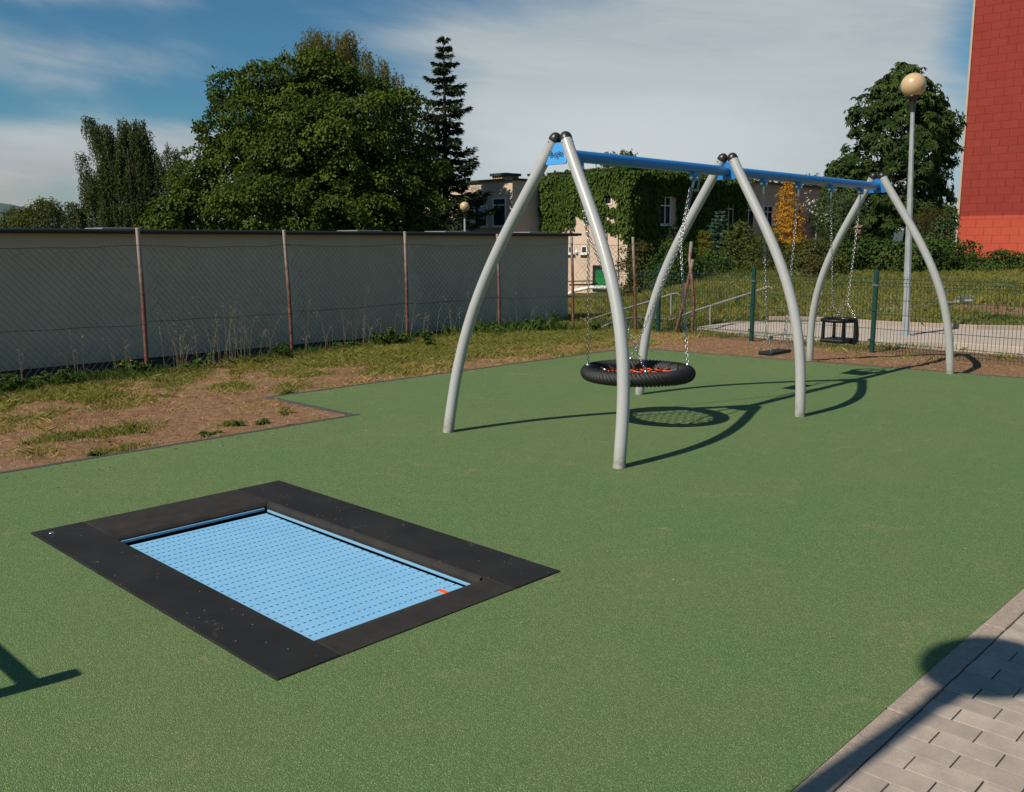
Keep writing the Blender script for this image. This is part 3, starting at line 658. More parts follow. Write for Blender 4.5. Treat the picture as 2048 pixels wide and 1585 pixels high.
m.box((IX1 + .004, (IY0 + IY1) / 2, -.044), (.010, IY1 - IY0 - .05, .016)); m.box((IX0 - .004, (IY0 + IY1) / 2, -.044), (.016, IY1 - IY0 - .05, .02))
m.box(((IX0 + IX1) / 2, IY1 - .004, -.036), (IX1 - IX0 - .01, .012, .016)); m.box(((IX0 + IX1) / 2, IY0 + .004, -.05), (IX1 - IX0 - .01, .012, .018))
m.build('steel_frame', plain('pale_blue_paint', (0.16, 0.33, 0.47), rough=0.45), tr, bevel=.003)
m = MB(); pu = .0308; pl = .068; nxb = 30; ntab = None
for i in range(nxb):
    x = IX0 + .012 + pu * (i + .5)
    o_ = 0; y = IY0 + .012 - o_
    while y < IY1 - .012:
        y0 = max(y, IY0 + .012); y1 = min(y + pl - .0085, IY1 - .03); y += pl
        if y1 - y0 < .015: continue
        z = -.062 + .004 * math.sin((y0 - IY0) / (IY1 - IY0) * math.pi) * -1
        if i == 26 and IY0 + .05 < y0 < IY0 + .12:
            ntab = (x, y0, y1, z); continue
        m.box((x, (y0 + y1) / 2, z), (pu - .0007, y1 - y0, .012))
        if y1 < IY1 - .05: m.box((x - pu * .27, y1 + .00425, z), (pu * .44, .0082, .012))
m.build('jumping_bed', M_BED, tr, bevel=.0006)
x, y0, y1, z = ntab; m = MB(); m.box((x, (y0 + y1) / 2, z + .001), (pu - .0016, y1 - y0, .013)); m.build('orange_slat', M_TAB, tr, bevel=.003)
m = MB(); m.lathe((1.772, 5.305, .005), [(.017, 0), (.017, .003), (.012, .005)], 16); m.build('stud', M_STEEL, tr)

# ------------------------------------------------------------------ street lamps
def lamp(loc, h, label, gr=.195, lean=None, pr=.065):
    t = thing('street_lamp', loc, label, 'lamp', 'globe street lamps'); x, y, z = loc
    m = MB(); P = [(x, y, z - .1), (x, y, z + 1.0), (x, y, z + h - .55)]; m.tube(P, [pr, pr * .92, pr * .52], 8, smooth=False); m.box((x, y, z + .02), (.26, .26, .03)); m.build('pole', M_POST, t)
    m = MB(); m.lathe((x, y, z + h - .6), [(pr * .7, 0), (pr * .72, .12), (.06, .19), (.105, .225), (.11, .245), (.09, .25)], 20); m.build('lamp_holder', M_CAP, t)
    m = MB(); m.ball((x, y, z + h - .19), gr, 28, 18); m.build('globe', M_GLOBE, t)
    return t
L1 = lamp((15.8, 6.06, .02), 4.27, 'tall globe lamp on grey post in front of the chestnut tree')
L1.rotation_euler = (-.036 * RT[1] * -1, .036 * RT[0] * -1, 0.0)      # leans a little to the left
p2 = at(930, 485, 33); l2 = lamp((p2[0], p2[1], -.6), 3.66, 'small distant globe lamp above the garage roof beside the spruce', .17)
p3 = at(1631, 485, 52); lamp((p3[0], p3[1], .2), 3.05, 'half hidden globe lamp among the pale blossoming shrub', .16)
L4 = lamp((-0.34, 1.33, 0), 4.12, 'globe lamp beside the camera, known by its shadow on the paving', .22)
L4.rotation_euler = (-.052, -.034, 0)
rail = thing('low_railing', (0, 3.6, 0), 'low railing left of view that throws a bar shadow by the trampoline', 'railing')
for y in (3.61, 5.4): m = MB(); m.box((0.05, y, .54), (.075, .075, 1.08)); m.build('post', M_POST, rail, bevel=.01)
m = MB(); m.tube([(0.05, 3.6, .95), (0.05, 5.4, .95)], .028, 12); m.build('rail', M_POST, rail)

# ------------------------------------------------------------------ buildings
def wall_window(b, c, n, w, h, rec=.12, bars=(1, .62), fr=M_WHITE, pane=M_GLASS, sill=True, shade=None):
    """window with frame, mullion and sill on a wall facing n (axis direction), centred at c on the wall face"""
    n = np.array(n, float); t = np.array([-n[1], n[0], 0]); c = np.array(c, float); A = [t, n, (0, 0, 1)]
    m = MB(); f = .07
    for s_ in (-1, 1): m.box(c + t * s_ * (w / 2 - f / 2) + n * .012, (f, .06, h), A)
    for s_ in (-1, 1): m.box(c + np.array([0, 0, s_ * (h / 2 - f / 2)]) + n * .012, (w - 2 * f - .004, .06, f), A)
    if bars[0]: m.box(c + n * .014 - t * 0, (f * .9, .055, h - 2 * f - .004), A)
    if bars[1]: m.box(c + n * .018 + np.array([0, 0, (bars[1] - .5) * h]), (w - 2 * f - .004, .06, f * .8), A)
    fo = m.build('window', fr, b)
    m = MB(); m.box(c + n * -.006, (w - .06, .03, h - .06), A); m.build('pane', pane, fo)
    if shade:
        m = MB(); m.box(c + n * .02 + np.array([0, 0, h * .12]) + t * w * .1, (w * .5, .02, h * .66), A); m.build('curtain', M_CURTAIN, fo)
    if sill: m = MB(); m.box(c + n * .07 + np.array([0, 0, -h / 2 - .03]), (w + .12, .2, .05), A); m.build('sill', M_WHITE, fo)
K = at(1258, 485, 46)[:2]; XK, YK = K; ZB = -1.6; ZT = 5.02
school = thing('kindergarten', (XK, YK, ZB), 'low beige flat roofed building partly overgrown with ivy behind the garage', 'building')
m = MB(); m.box((XK + 13, YK + 3.0, (ZB + ZT) / 2), (26, 6.0, ZT - ZB)); m.build('wall', M_BEIGE, school)
W2 = at(1025, 485, 48.6)[:2]; 
m = MB(); m.box((W2[0] + 6, W2[1] + 6, (ZB + 4.82) / 2), (12, 12, 4.82 - ZB)); m.build('wall', M_BEIGE, school)
m = MB(); xr = XK + .6; m.box((xr + 3, YK + 6.0 + .5, 3.95), (6, 1.2, 1.9)); m.box((xr + 3.6, YK + 6.5, .4), (6, 1.2, 4.6)); m.build('wall', M_BEIGE, school)
m = MB(); m.box((XK + 13, YK + 2.97, ZT + .05), (26.3, 6.3, .1)); m.box((W2[0] + 6, W2[1] + 6, 4.87), (12.3, 12.3, .1)); rfo = m.build('roof_edge', M_FLASH, school)
def chimney(px0, px1, pyb, pyt, depth, cap=M_FLASH):
    a = at(px0, pyb, depth); b = at(px1, pyb, depth); h = (pyb - pyt) / F * depth; c = (a + b) / 2; w = np.linalg.norm(b[:2] - a[:2]) * .75
    m = MB(); m.box((c[0], c[1], c[2] + h * .45 - .3), (w, w, h * .9 + .6)); ch = m.build('chimney', M_YBRICK, school)
    m = MB(); m.box((c[0], c[1], c[2] + h * .94), (w + .2, w + .2, .14)); 
    for k in range(6): m.box((c[0] - w / 2 - .03, c[1] - w / 2 + w * (k + .5) / 6, c[2] + h * .78), (.05, w / 14, .16))
    m.build('cap', cap, ch)
chimney(986, 1036, 366, 350, 51); chimney(1060, 1084, 366, 350, 52); chimney(1334, 1362, 352, 344, 56); chimney(1602, 1632, 392, 373, 64)
m = MB(); c0 = at(1218, 352, 50); m.box((c0[0], c0[1], c0[2] + .05), (2.2, 2.2, .5)); ch = m.build('chimney', M_YBRICK, school); m = MB(); m.box((c0[0], c0[1], c0[2] + .36), (2.5, 2.5, .1), [unit((1, 0, .06)), (0, 1, 0), unit((-.06, 0, 1))]); m.build('cap', M_ROOF, ch)
m = MB(); q = at(1192, 345, 49); m.bar(q - [0, 0, .6], q + [0, 0, .75], .03); m.box(q + [0, 0, .78], (.3, .25, .2)); m.build('antenna', M_STEEL, school)
m = MB(); q = at(1152, 352, 49.2); m.box(q - [0, 0, .2], (.35, .35, 1.5)); m.build('roof_pipe', M_RUST, school)
nx = (-1, 0, 0); ny = (0, -1, 0)
def on_lit(px, py): d = at(px, py, 1.0) - CAM; t = (XK - .0 - CAM[0]) / d[0]; return CAM + d * t
def on_shade(px, py): d = at(px, py, 1.0) - CAM; t = (YK - CAM[1]) / d[1]; return CAM + d * t
def on_w2(px, py): d = at(px, py, 1.0) - CAM; t = (W2[0] - CAM[0]) / d[0]; return CAM + d * t
for (px, py, w, h) in ((1143, 500, .42, .42), (1169, 500, .42, .42)): wall_window(school, on_lit(px, py), nx, w, h, bars=(0, 0))
wall_window(school, on_lit(1217, 400), nx, .5, .5, bars=(0, 0), sill=False)
m = MB(); m.ball(on_lit(1154, 505) + [-.05, 0, 0], .1, 10, 6); m.build('wall_lamp', M_WHITE, school)
for (px, py, w, h) in ((999, 425, 1.0, 1.5), (962, 427, 1.0, 1.45)): wall_window(school, on_w2(px, py), nx, w, h, bars=(0, .75), shade=(px < 980))
for (px, py, w, h, bb) in ((1329, 422, 1.05, 1.45, (1, .68)), (1456, 428, 1.05, 1.35, (1, .7)), (1496, 434, 1.3, 1.5, (1, .75)), (1534, 437, 1.2, 1.5, (1, .75)), (1592, 440, 1.2, 1.5, (1, .75))): wall_window(school, on_shade(px, py), ny, w, h, bars=bb)
q = on_lit(1203, 560); m = MB(); m.box(q + [-.02, 0, 0], (.06, .75, 1.0)); dr_ = m.build('door', M_GDOOR, school); m = MB(); m.box(q + [-.005, .0, .06], (.04, 1.15, 1.35)); m.build('door_frame', M_CAP, dr_)
m = MB(); a = on_lit(1138, 563); b = on_lit(1196, 562); m.bar(a + [-.2, 0, 0], b + [-.2, 0, 0], .035); m.build('green_rail', M_GREENP, school)
m = MB(); pts = [on_lit(1136, 605) + [-1.5, 0, .0], on_lit(1160, 594) + [-1.5, 0, 0], on_lit(1180, 580) + [-1.2, 0, 0], on_lit(1206, 574) + [-1.0, 0, 0], on_lit(1250, 574) + [-.8, 0, 0]]; m.tube(pts, .09, 10); tag(m.build('white_pipe', M_WHITE), 'thick white pipe running along the foot of the beige building', 'pipe')

apt = thing('apartment_building', (*at(1916, 485, 60)[:2], 0), 'dark red painted apartment block gable with orange lower band', 'building')
XA, YA = at(1915, 485, 60)[:2]; _d = at(1985, 431.5, 1.0) - CAM; ZO = (CAM + _d * (XA / _d[0]))[2]
m = MB(); m.box((XA + 7, YA - 6, (ZO + 19) / 2), (14, 12, 19 - ZO)); m.build('wall', M_RED, apt)
m = MB(); m.box((XA + 7, YA - 6, ZO / 2 - .5 - .002), (14.04, 12.04, ZO + 1)); m.build('painted_band', M_ORANGE, apt)
m = MB(); m.box((XA - .03, YA + .06, 9), (.07, .12, 20)); m.build('corner_trim', M_CREAM, apt)
m = MB(); m.box((XA + 7, YA - 6, 19.1), (14.4, 12.4, .25)); m.build('roof_edge', M_FLASH, apt)

# ------------------------------------------------------------------ foliage
def blades(C, Nn, T, L, W, tint, fold=.22):
    """leaf blades: base C, normal Nn, direction T; four vertices folded along the midrib"""
    T = T / np.maximum(np.linalg.norm(T, axis=1, keepdims=True), 1e-9); S = np.cross(Nn, T); S /= np.maximum(np.linalg.norm(S, axis=1, keepdims=True), 1e-9); Nn = np.cross(T, S)
    L = L[:, None]; W = W[:, None]; mid = C + T * L * .45 + Nn * W * fold
    V = np.stack([C, mid + S * W * .5, C + T * L - Nn * L * .12, mid - S * W * .5], 1).reshape(-1, 3)
    n = len(C); b = np.arange(n)[:, None] * 4
    return V, np.concatenate([b + [0, 1, 2], b + [0, 2, 3]]), np.repeat(tint, 4)
class Leaves:
    def __init__(self): self.V = []; self.F = []; self.t = []; self.n = 0
    def add(self, *a, **k):
        V, F_, t = blades(*a, **k); self.V.append(V); self.F.append(F_ + self.n); self.t.append(t); self.n += len(V)
    def build(self, name, mat, parent): return np_mesh(name, np.concatenate(self.V), np.concatenate(self.F), mat, parent, np.clip(np.concatenate(self.t), 0, 1))
def rdir(n): v = RNG.normal(size=(n, 3)); return v / np.linalg.norm(v, axis=1, keepdims=True)
def nrm(v): return v / np.maximum(np.linalg.norm(v, axis=1, keepdims=True), 1e-9)
def crown_clumps(lobes, per_m2):
    """clump centres and outward axes over the shells of ellipsoid lobes [(centre, radii)]"""
    Cc = []; Ax = []
    for c, r in lobes:
        c = np.asarray(c, float); r = np.asarray(r, float); n = int(per_m2 * 4 * math.pi * ((r[0] * r[1] + r[0] * r[2] + r[1] * r[2]) / 3)) + 3
        d = rdir(n); rad = np.where(RNG.random(n) < .75, RNG.uniform(.82, 1.08, n), RNG.uniform(.3, .85, n))
        p = c + d * r * rad[:, None]; keep = np.ones(n, bool)
        for c2, r2 in lobes:
            if c2 is c: continue
            q = (p - np.asarray(c2)) / np.asarray(r2); keep &= ~((np.linalg.norm(q, axis=1) < .62) & (RNG.random(n) < .8))
        Cc.append(p[keep]); Ax.append(nrm(d / r)[keep])
    return np.concatenate(Cc), np.concatenate(Ax)
def leafy(lv, cen, ax, per, rc, L, W, droop=.35, up=.55, spread=.5, tvar=.25):
    n = len(cen) * per; c = np.repeat(cen, per, 0); a = nrm(np.repeat(ax, per, 0) * .8 + [0, 0, up] + RNG.normal(size=(n, 3)) * .12)
    rcs = np.repeat(RNG.uniform(.65, 1.3, len(cen)) * rc, per); ct = np.repeat(RNG.normal(.45, tvar * .8, len(cen)), per)
    o = rdir(n); o -= a * (o * a).sum(1, keepdims=True); rad = np.sqrt(RNG.random(n))
    o = nrm(o) * (rad * rcs)[:, None]
    p = c + o - a * (rad ** 2 * rcs * droop)[:, None] + a * (RNG.normal(size=n) * rcs * .18)[:, None]
    nn = nrm(a + nrm(o) * .4 + RNG.normal(size=(n, 3)) * spread); T = nrm(nrm(o) + [0, 0, -.55] + RNG.normal(size=(n, 3)) * .45)
    lv.add(p, nn, T, L * RNG.uniform(.7, 1.25, n), W * RNG.uniform(.7, 1.25, n), ct + RNG.normal(0, tvar * .5, n) + .12 * (rad < .5))
def trunk(root, base, top, r0, limbs, mat, r1=None, name='trunk'):
    base = np.asarray(base, float); top = np.asarray(top, float); m = MB(); ts = np.linspace(0, 1, 8)
    P = [base + (top - base) * t + [.12 * math.sin(t * 5), .12 * math.cos(t * 4) - .12, 0] for t in ts]; m.tube(P, [r0 * (1 - .8 * t) for t in ts], 9)
    for i, c in enumerate(limbs):
        c = np.asarray(c, float); t = min(.85, max(.2, .25 + .5 * (c[2] - base[2]) / max(.1, top[2] - base[2]) * .8)); s0 = base + (top - base) * t
        md = (s0 + c) / 2 + [0, 0, .12 * np.linalg.norm(c - s0)]; m.tube([s0, s0 * .5 + md * .5 + [0, 0, .05], md, md * .45 + c * .55, c], [r0 * .45, r0 * .36, r0 * .26, r0 * .16, r0 * .06], 6)
    return m.build(name, mat, root)
def tree(name, base, label, cat, lobes, mat, dens, per, rc, L, W, h, r0=.2, bark=M_BARK, group=None, **kw):
    t = thing(name, base, label, cat, group); cen, ax = crown_clumps(lobes, dens); lv = Leaves(); leafy(lv, cen, ax, per, rc, L, W, **kw)
    lv.build('crown', mat, t); b = np.asarray(base, float); trunk(t, b, b + [0, 0, h], r0, [c for c, r in lobes], bark); return t
def lobe(px, py, depth, rpx, rpy, rd=None):
    """crown lobe seen at a pixel, radii in photo pixels"""
    k = depth / F; return (at(px, py, depth), (rpx * k, rpx * k if rd is None else rd, rpy * k))

def boughs(lobes, spacing, br, dens):
    """flattened leaf boughs set apart over the hull of the lobes; returns clump centres and axes"""
    cen, ax = crown_clumps(lobes, 9.0 / spacing ** 2); keep = []; order = RNG.permutation(len(cen)); grid = {}
    for i in order:
        k = tuple((cen[i] // spacing).astype(int)); ok = True
        for dx in (-1, 0, 1):
            for dy in (-1, 0, 1):
                for dz in (-1, 0, 1):
                    for j in grid.get((k[0] + dx, k[1] + dy, k[2] + dz), ()):
                        if np.linalg.norm(cen[j] - cen[i]) < spacing: ok = False
        if ok: grid.setdefault(k, []).append(i); keep.append(i)
    Cc = []; Ax = []
    for i in keep:
        r = br * RNG.uniform(.7, 1.25); n = int(dens * 4 * math.pi * r * r * .75) + 3; d = rdir(n); d[:, 2] *= .62; o = ax[i] * [1, 1, .6]
        d = d[(d @ ax[i] > -.35) & (d[:, 2] > -.38)]; Cc.append(cen[i] + d * r + o * .15); Ax.append(nrm(d * .8 + ax[i] * .5 + [0, 0, .25]))
    return np.concatenate(Cc), np.concatenate(Ax)
def bough_tree(name, base, label, cat, lobes, mat, spacing, br, dens, per, rc, L, W, h, r0, bark=M_BARK, **kw):
    t = thing(name, base, label, cat); cen, ax = boughs(lobes, spacing, br, dens); lv = Leaves(); leafy(lv, cen, ax, per, rc, L, W, **kw)
    cen, ax = crown_clumps([(c, np.asarray(r) * .86) for c, r in lobes], .75); leafy(lv, cen, ax, 70, .75, L, W, droop=.6, spread=.45)
    lv.build('crown', mat, t); b = np.asarray(base, float); trunk(t, b, b + [0, 0, h], r0, [c for c, r in lobes], bark); return t
# maple
DM = 38
LB = [lobe(650, 335, DM, 150, 130), lobe(530, 275, DM, 80, 80), lobe(645, 225, DM, 85, 72), lobe(750, 270, DM, 78, 85), lobe(475, 375, DM, 72, 75), lobe(458, 300, DM + .5, 42, 44), lobe(482, 250, DM, 46, 46), lobe(415, 388, DM, 40, 40), lobe(575, 215, DM, 70, 65), lobe(690, 185, DM, 70, 48), lobe(790, 300, DM, 48, 70), lobe(425, 385, DM, 50, 50), lobe(785, 370, DM, 66, 82), lobe(585, 178, DM, 40, 34),
      lobe(482, 200, DM, 26, 34), lobe(500, 205, DM, 40, 45), lobe(640, 150, DM, 46, 30), lobe(540, 185, DM, 26, 30), lobe(715, 190, DM, 40, 40), lobe(792, 230, DM, 38, 44), lobe(828, 300, DM, 24, 48), lobe(640, 135, DM, 34, 20), lobe(690, 160, DM, 30, 26), lobe(458, 172, DM, 9, 12), lobe(430, 262, DM, 12, 14), lobe(620, 430, DM, 180, 60), lobe(405, 425, DM, 45, 48), lobe(830, 430, DM, 45, 55), lobe(850, 350, DM, 22, 50), lobe(700, 420, DM - 2, 90, 60), lobe(540, 400, DM - 2, 80, 60), lobe(497, 172, DM, 12, 18), lobe(415, 340, DM, 26, 32)]
b0 = at(650, 485, DM); bough_tree('maple_tree', (b0[0], b0[1], -1.0), 'largest tree, broad dark green maple rising behind the grey garage', 'tree', LB, L_MAPLE, 1.02, .86, 3.0, 42, .34, .135, .125, 8.0, .28, droop=.5, spread=.36, tvar=.34)
# taller birch behind the maple, weeping birches
def weeper(name, base, label, tops, mat, depth, step=.075, L=.10, W=.055, h=6, r0=.13, group=None):
    """tops: (px, py, py_bottom, half width px, strand count): hanging twigs strung with small leaves"""
    t = thing(name, base, label, 'tree', group); lv = Leaves(); m = MB(); b = np.asarray(base, float); k = depth / F
    heads = []
    for px, py, pb, hw, cnt in tops:
        for _ in range(cnt):
            u = RNG.normal(0, .5); sx = px + hw * u; rise = hw * (u * u) * .5
            dz = RNG.normal(0, .22 + hw * k * .6); top = at(sx, py + rise + abs(RNG.normal(0, (pb - py) * .22)), depth) + np.array([FW[0], FW[1], 0]) * dz
            ln = min((pb - py) * k, abs(RNG.normal(.5, .22)) * min(3.2, (pb - py) * k) + .4); n = int(ln / step)
            if n < 3: continue
            s_ = np.arange(n) / n; sway = RNG.normal(0, .10, 2)
            P = top + np.stack([sway[0] * np.sin(s_ * 3) + RNG.normal(0, .03, n), sway[1] * s_ + RNG.normal(0, .03, n), -ln * s_ + .25 * s_ * (1 - s_)], -1)
            q = np.concatenate([P, P + RNG.normal(0, .045, (n, 3))]); nq = len(q)
            T = RNG.normal(size=(nq, 3)) * .6 + [0, 0, -1.0]; lv.add(q, nrm(RNG.normal(size=(nq, 3)) * .7 + np.array([-.6, .1, .5])), T, L * RNG.uniform(.7, 1.3, nq), W * RNG.uniform(.7, 1.3, nq), RNG.normal(.40, .30) + RNG.normal(0, .12, nq))
        heads.append(at(px, py + 6, depth))
    lv.build('crown', mat, t)
    m.tube([b, b + [.1, 0, h * .5], b + [0, .1, h]], [r0, r0 * .7, r0 * .3], 8)
    for q in heads:
        s0 = b + [0, 0, max(.8, min(h, (q[2] - b[2]) * .6))]; m.tube([s0, s0 * .5 + q * .5 + [.3, .3, .3], q * .85 + s0 * .15 + [.2, .2, .2], q], [r0 * .3, r0 * .18, r0 * .08, r0 * .03], 5)
    m.build('trunk', M_BARK, t); return t
DB = 44; b0 = at(660, 485, DB)
weeper('birch_tree', (b0[0], b0[1], -1.2), 'tall yellowing birch whose top shows over the maple', [(628, 58, 170, 22, 60), (655, 62, 180, 25, 70), (700, 58, 170, 16, 50), (682, 66, 180, 20, 55), (605, 82, 200, 16, 34), (735, 98, 200, 22, 46), (765, 118, 230, 20, 40), (795, 140, 260, 16, 34), (818, 170, 280, 12, 22), (575, 102, 190, 16, 26), (548, 112, 200, 14, 22), (518, 125, 190, 9, 8), (660, 100, 240, 60, 50)], L_BIRCHY, DB, L=.13, W=.05, h=9, step=.085)
DW = 42; b0 = at(270, 485, DW)
weeper('weeping_birch', (b0[0], b0[1], -1.2), 'weeping birch with hanging curtain branches left of the maple', [(176, 231, 268, 7, 34), (190, 248, 300, 8, 40), (206, 246, 340, 11, 70), (222, 262, 420, 13, 90), (250, 236, 420, 10, 110), (274, 236, 440, 12, 150), (288, 258, 450, 9, 90), (212, 300, 460, 14, 90), (240, 300, 460, 14, 100), (262, 330, 460, 14, 90), (300, 290, 460, 10, 60), (320, 305, 450, 8, 36), (162, 302, 350, 5, 20), (176, 335, 440, 9, 60), (192, 350, 460, 12, 80), (215, 390, 462, 14, 70), (246, 400, 462, 16, 80), (280, 400, 462, 16, 80), (344, 286, 390, 13, 40), (360, 300, 430, 9, 22), (146, 402, 462, 10, 46), (165, 412, 462, 8, 36)], L_WEEP, DW, h=7)
# bushes at the far left
for px, py, rx, ry, dd, lab in ((85, 440, 52, 40, 44, 'rounded light green tree crown left of the weeping birch'), (22, 450, 32, 30, 48, 'small tree crown at the left edge above the garage roof')):
    b0 = at(px, 485, dd); tree('round_tree', (b0[0], b0[1], -1.2), lab, 'tree', [lobe(px, py + 4, dd, rx, ry), lobe(px - rx * .5, py + 12, dd, rx * .6, ry * .7), lobe(px + rx * .55, py + 10, dd, rx * .55, ry * .7), lobe(px + 8, py - ry * .55, dd, rx * .5, ry * .5)], L_OLIVE, 3.6, 44, .5, .13, .08, 2.4, .12)
b0 = at(330, 485, 36.5); tree('young_maple', (b0[0], b0[1], -1.0), 'low maple growth filling the gap between weeping birch and maple', 'tree', [lobe(350, 435, 36.5, 45, 45), lobe(318, 450, 36.5, 30, 30), lobe(385, 400, 37, 35, 40)], L_MAPLE, 2.0, 55, .5, .18, .17, 2.4, .12)
# spruce
def conifer(name, base, label, h, rb, mat, levels, droop, nl=.16, nw=.05, tipup=.25, irregular=.35, bare=.0, per=230, cat='tree', dens=1.0):
    t = thing(name, base, label, cat); b = np.asarray(base, float); lv = Leaves(); m = MB(); m.tube([b, b + [0, 0, h]], [.02 * h + .02, .012], 7)
    for i in range(levels):
        f = (i + .5) / levels; z = h * (bare + (1 - bare) * f); R = rb * (1 - f) ** .85 + .06
        for k in range(int(5 + 2 * (1 - f))):
            a = RNG.uniform(0, 2 * math.pi); L = R * RNG.uniform(1 - irregular, 1 + irregular * .6); d = np.array([math.cos(a), math.sin(a), 0]); side = np.array([-d[1], d[0], 0])
            s_ = np.linspace(0, 1, 7); pts = b + [0, 0, z] + d * (s_ * L)[:, None] + np.array([0, 0, 1]) * ((-droop * s_ + (droop * .55 + tipup) * s_ ** 2.2) * L)[:, None]
            m.tube(pts, [.03 * (1 - .9 * q) * (1 - f * .6) + .004 for q in s_], 4, caps=False)
            n = int(per * L / rb * dens) + 12; q = RNG.random(n) ** .75; ii = np.clip((q * 6).astype(int), 0, 5); fr = q * 6 - ii
            P = pts[ii] * (1 - fr[:, None]) + pts[ii + 1] * fr[:, None]; lat = RNG.uniform(-1, 1, n) * (.34 * L * (1 - q * .75) + .05)
            P = P + side * lat[:, None] + [0, 0, 1] * (-np.abs(lat) * .35 - RNG.random(n) * .10 * L * .5)[:, None]
            T = d * RNG.uniform(.3, 1.1, (n, 1)) + side * (np.sign(lat) * .55)[:, None] + RNG.normal(size=(n, 3)) * .25 + [0, 0, -.12]
            lv.add(P, nrm(RNG.normal(size=(n, 3)) * .35 + [0, 0, 1]), T, nl * RNG.uniform(.7, 1.3, n), nw * RNG.uniform(.7, 1.3, n), RNG.normal(.4, .2, n))
    lv.build('crown', mat, t); m.build('trunk', M_BARK, t); return t
b0 = at(893, 485, 47.6); conifer('spruce_tree', (b0[0], b0[1], -1.0), 'tall dark spruce with ragged tiers right of the maple', 12.75, 3.1, L_SPRUCE, 36, .42, .27, .085, tipup=.24, irregular=.5, per=340)
# chestnut
def palmate(lv, cen, ax, per, rc, L, W):
    n = len(cen) * per; c = np.repeat(cen, per, 0); a = nrm(np.repeat(ax, per, 0) + [0, 0, .45] + RNG.normal(size=(n, 3)) * .3); o = rdir(n); o -= a * (o * a).sum(1, keepdims=True)
    p = c + o * rc * RNG.uniform(.2, 1, (n, 1)) - a * RNG.uniform(0, .25, (n, 1)); tt = np.repeat(RNG.normal(.42, .2, len(cen)), per) + RNG.normal(0, .12, n); u = nrm(np.cross(a, rdir(n))); v = np.cross(a, u)
    for k in range(6):
        t = 2 * math.pi * k / 6 + RNG.normal(0, .15, n); T = u * np.cos(t)[:, None] + v * np.sin(t)[:, None] - a * .35 + [0, 0, -.25]
        lv.add(p, nrm(a + T * .3), T, L * RNG.uniform(.75, 1.2, n), W * RNG.uniform(.8, 1.2, n), tt + RNG.normal(0, .06, n), fold=.15)
DC = 45
LB = [lobe(1810, 300, DC, 95, 120), lobe(1810, 195, DC, 62, 60), lobe(1745, 245, DC, 48, 60), lobe(1725, 330, DC, 62, 70), lobe(1690, 370, DC, 38, 55), lobe(1870, 280, DC, 42, 75), lobe(1882, 340, DC, 34, 85), lobe(1775, 400, DC, 90, 65), lobe(1805, 150, DC, 32, 28), lobe(1770, 190, DC, 30, 34), lobe(1855, 215, DC, 36, 40), lobe(1680, 430, DC, 46, 46), lobe(1700, 385, DC, 58, 60), lobe(1672, 350, DC, 24, 34), lobe(1740, 445, DC, 70, 42), lobe(1866, 420, DC, 42, 55), lobe(1908, 245, DC + 2, 12, 26)]
b0 = at(1810, 485, DC); t = thing('chestnut_tree', (b0[0], b0[1], .2), 'large dark chestnut tree behind the globe lamp beside the red block', 'tree')
cen, ax = crown_clumps(LB, 1.75); lv = Leaves(); palmate(lv, cen, ax, 9, .5, .29, .105); lv.build('crown', L_CHEST, t); trunk(t, (b0[0], b0[1], .2), (b0[0], b0[1], 7), .25, [c for c, r in LB], M_BARK)
b0 = at(1240, 485, 80); weeper('birch_tree', (b0[0], b0[1], -1), 'distant grey green birch showing above the ivy covered roof', [(1218, 302, 380, 14, 45), (1250, 296, 380, 20, 90), (1262, 305, 380, 14, 60), (1290, 335, 380, 20, 50), (1235, 325, 380, 30, 70)], L_WEEP, 80, step=.14, L=.2, W=.11, h=8)
b0 = at(1545, 485, 78); tree('round_tree', (b0[0], b0[1], -1), 'dark tree crown behind the roof left of the golden thuja', 'tree', [lobe(1530, 372, 78, 45, 24), lobe(1640, 372, 80, 60, 22)], L_OLIVE, 1.2, 40, .7, .24, .16, 4, .15)

for px, py, rx, ry, lab in ((1715, 445, 62, 42, 'dark tree mass behind the chestnut on its left side'), (1866, 440, 40, 48, 'dark tree behind the clipped yew beside the red block')):
    b0 = at(px, 485, 56); tree('round_tree', (b0[0], b0[1], .5), lab, 'tree', [lobe(px, py, 56, rx, ry), lobe(px + rx * .5, py + 8, 56.5, rx * .6, ry * .8), lobe(px - rx * .5, py + 10, 56.5, rx * .6, ry * .8)], L_BUSH, 1.6, 60, .6, .2, .14, 2.4, .14)
# bushes in front of the building
def bush(px, py, rx, ry, dd, mat, label, name='bush', cat='bush', L=.10, W=.065, dens=4.5, per=34, rc=.30, lobes=None, group=None, up=.6):
    b0 = at(px, 485, dd); zb = float(terrain(b0[0], b0[1]))
    LBs = lobes or [lobe(px, py, dd, rx * .8, ry * .9), lobe(px - rx * .5, py + ry * .3, dd, rx * .55, ry * .65), lobe(px + rx * .5, py + ry * .25, dd, rx * .55, ry * .65), lobe(px + rx * .1, py - ry * .45, dd, rx * .5, ry * .5)]
    return tree(name, (b0[0], b0[1], zb), label, cat, LBs, mat, dens, per, rc, L, W, max(.4, (at(px, py, dd)[2] - zb)), .05, group=group, up=up)
bush(1275, 535, 42, 60, 31, L_BROWN, 'brownish shrub at the corner of the ivy wall')
bush(1345, 530, 62, 55, 29, L_BUSH, 'dark green shrub behind the nest swing', up=.7)
bush(1425, 545, 58, 48, 30, L_BUSH, 'dense low green shrub left of the middle swing legs')
bush(1535, 515, 62, 62, 31, L_OLIVE, 'olive green shrub under the golden thuja')
bush(1625, 520, 72, 52, 30, L_OLIVE, 'broad yellowish green shrub behind the flat swing chains')
bush(1640, 540, 34, 30, 27.5, L_BROWN, 'small dark shrub in front of the broad yellowish one')
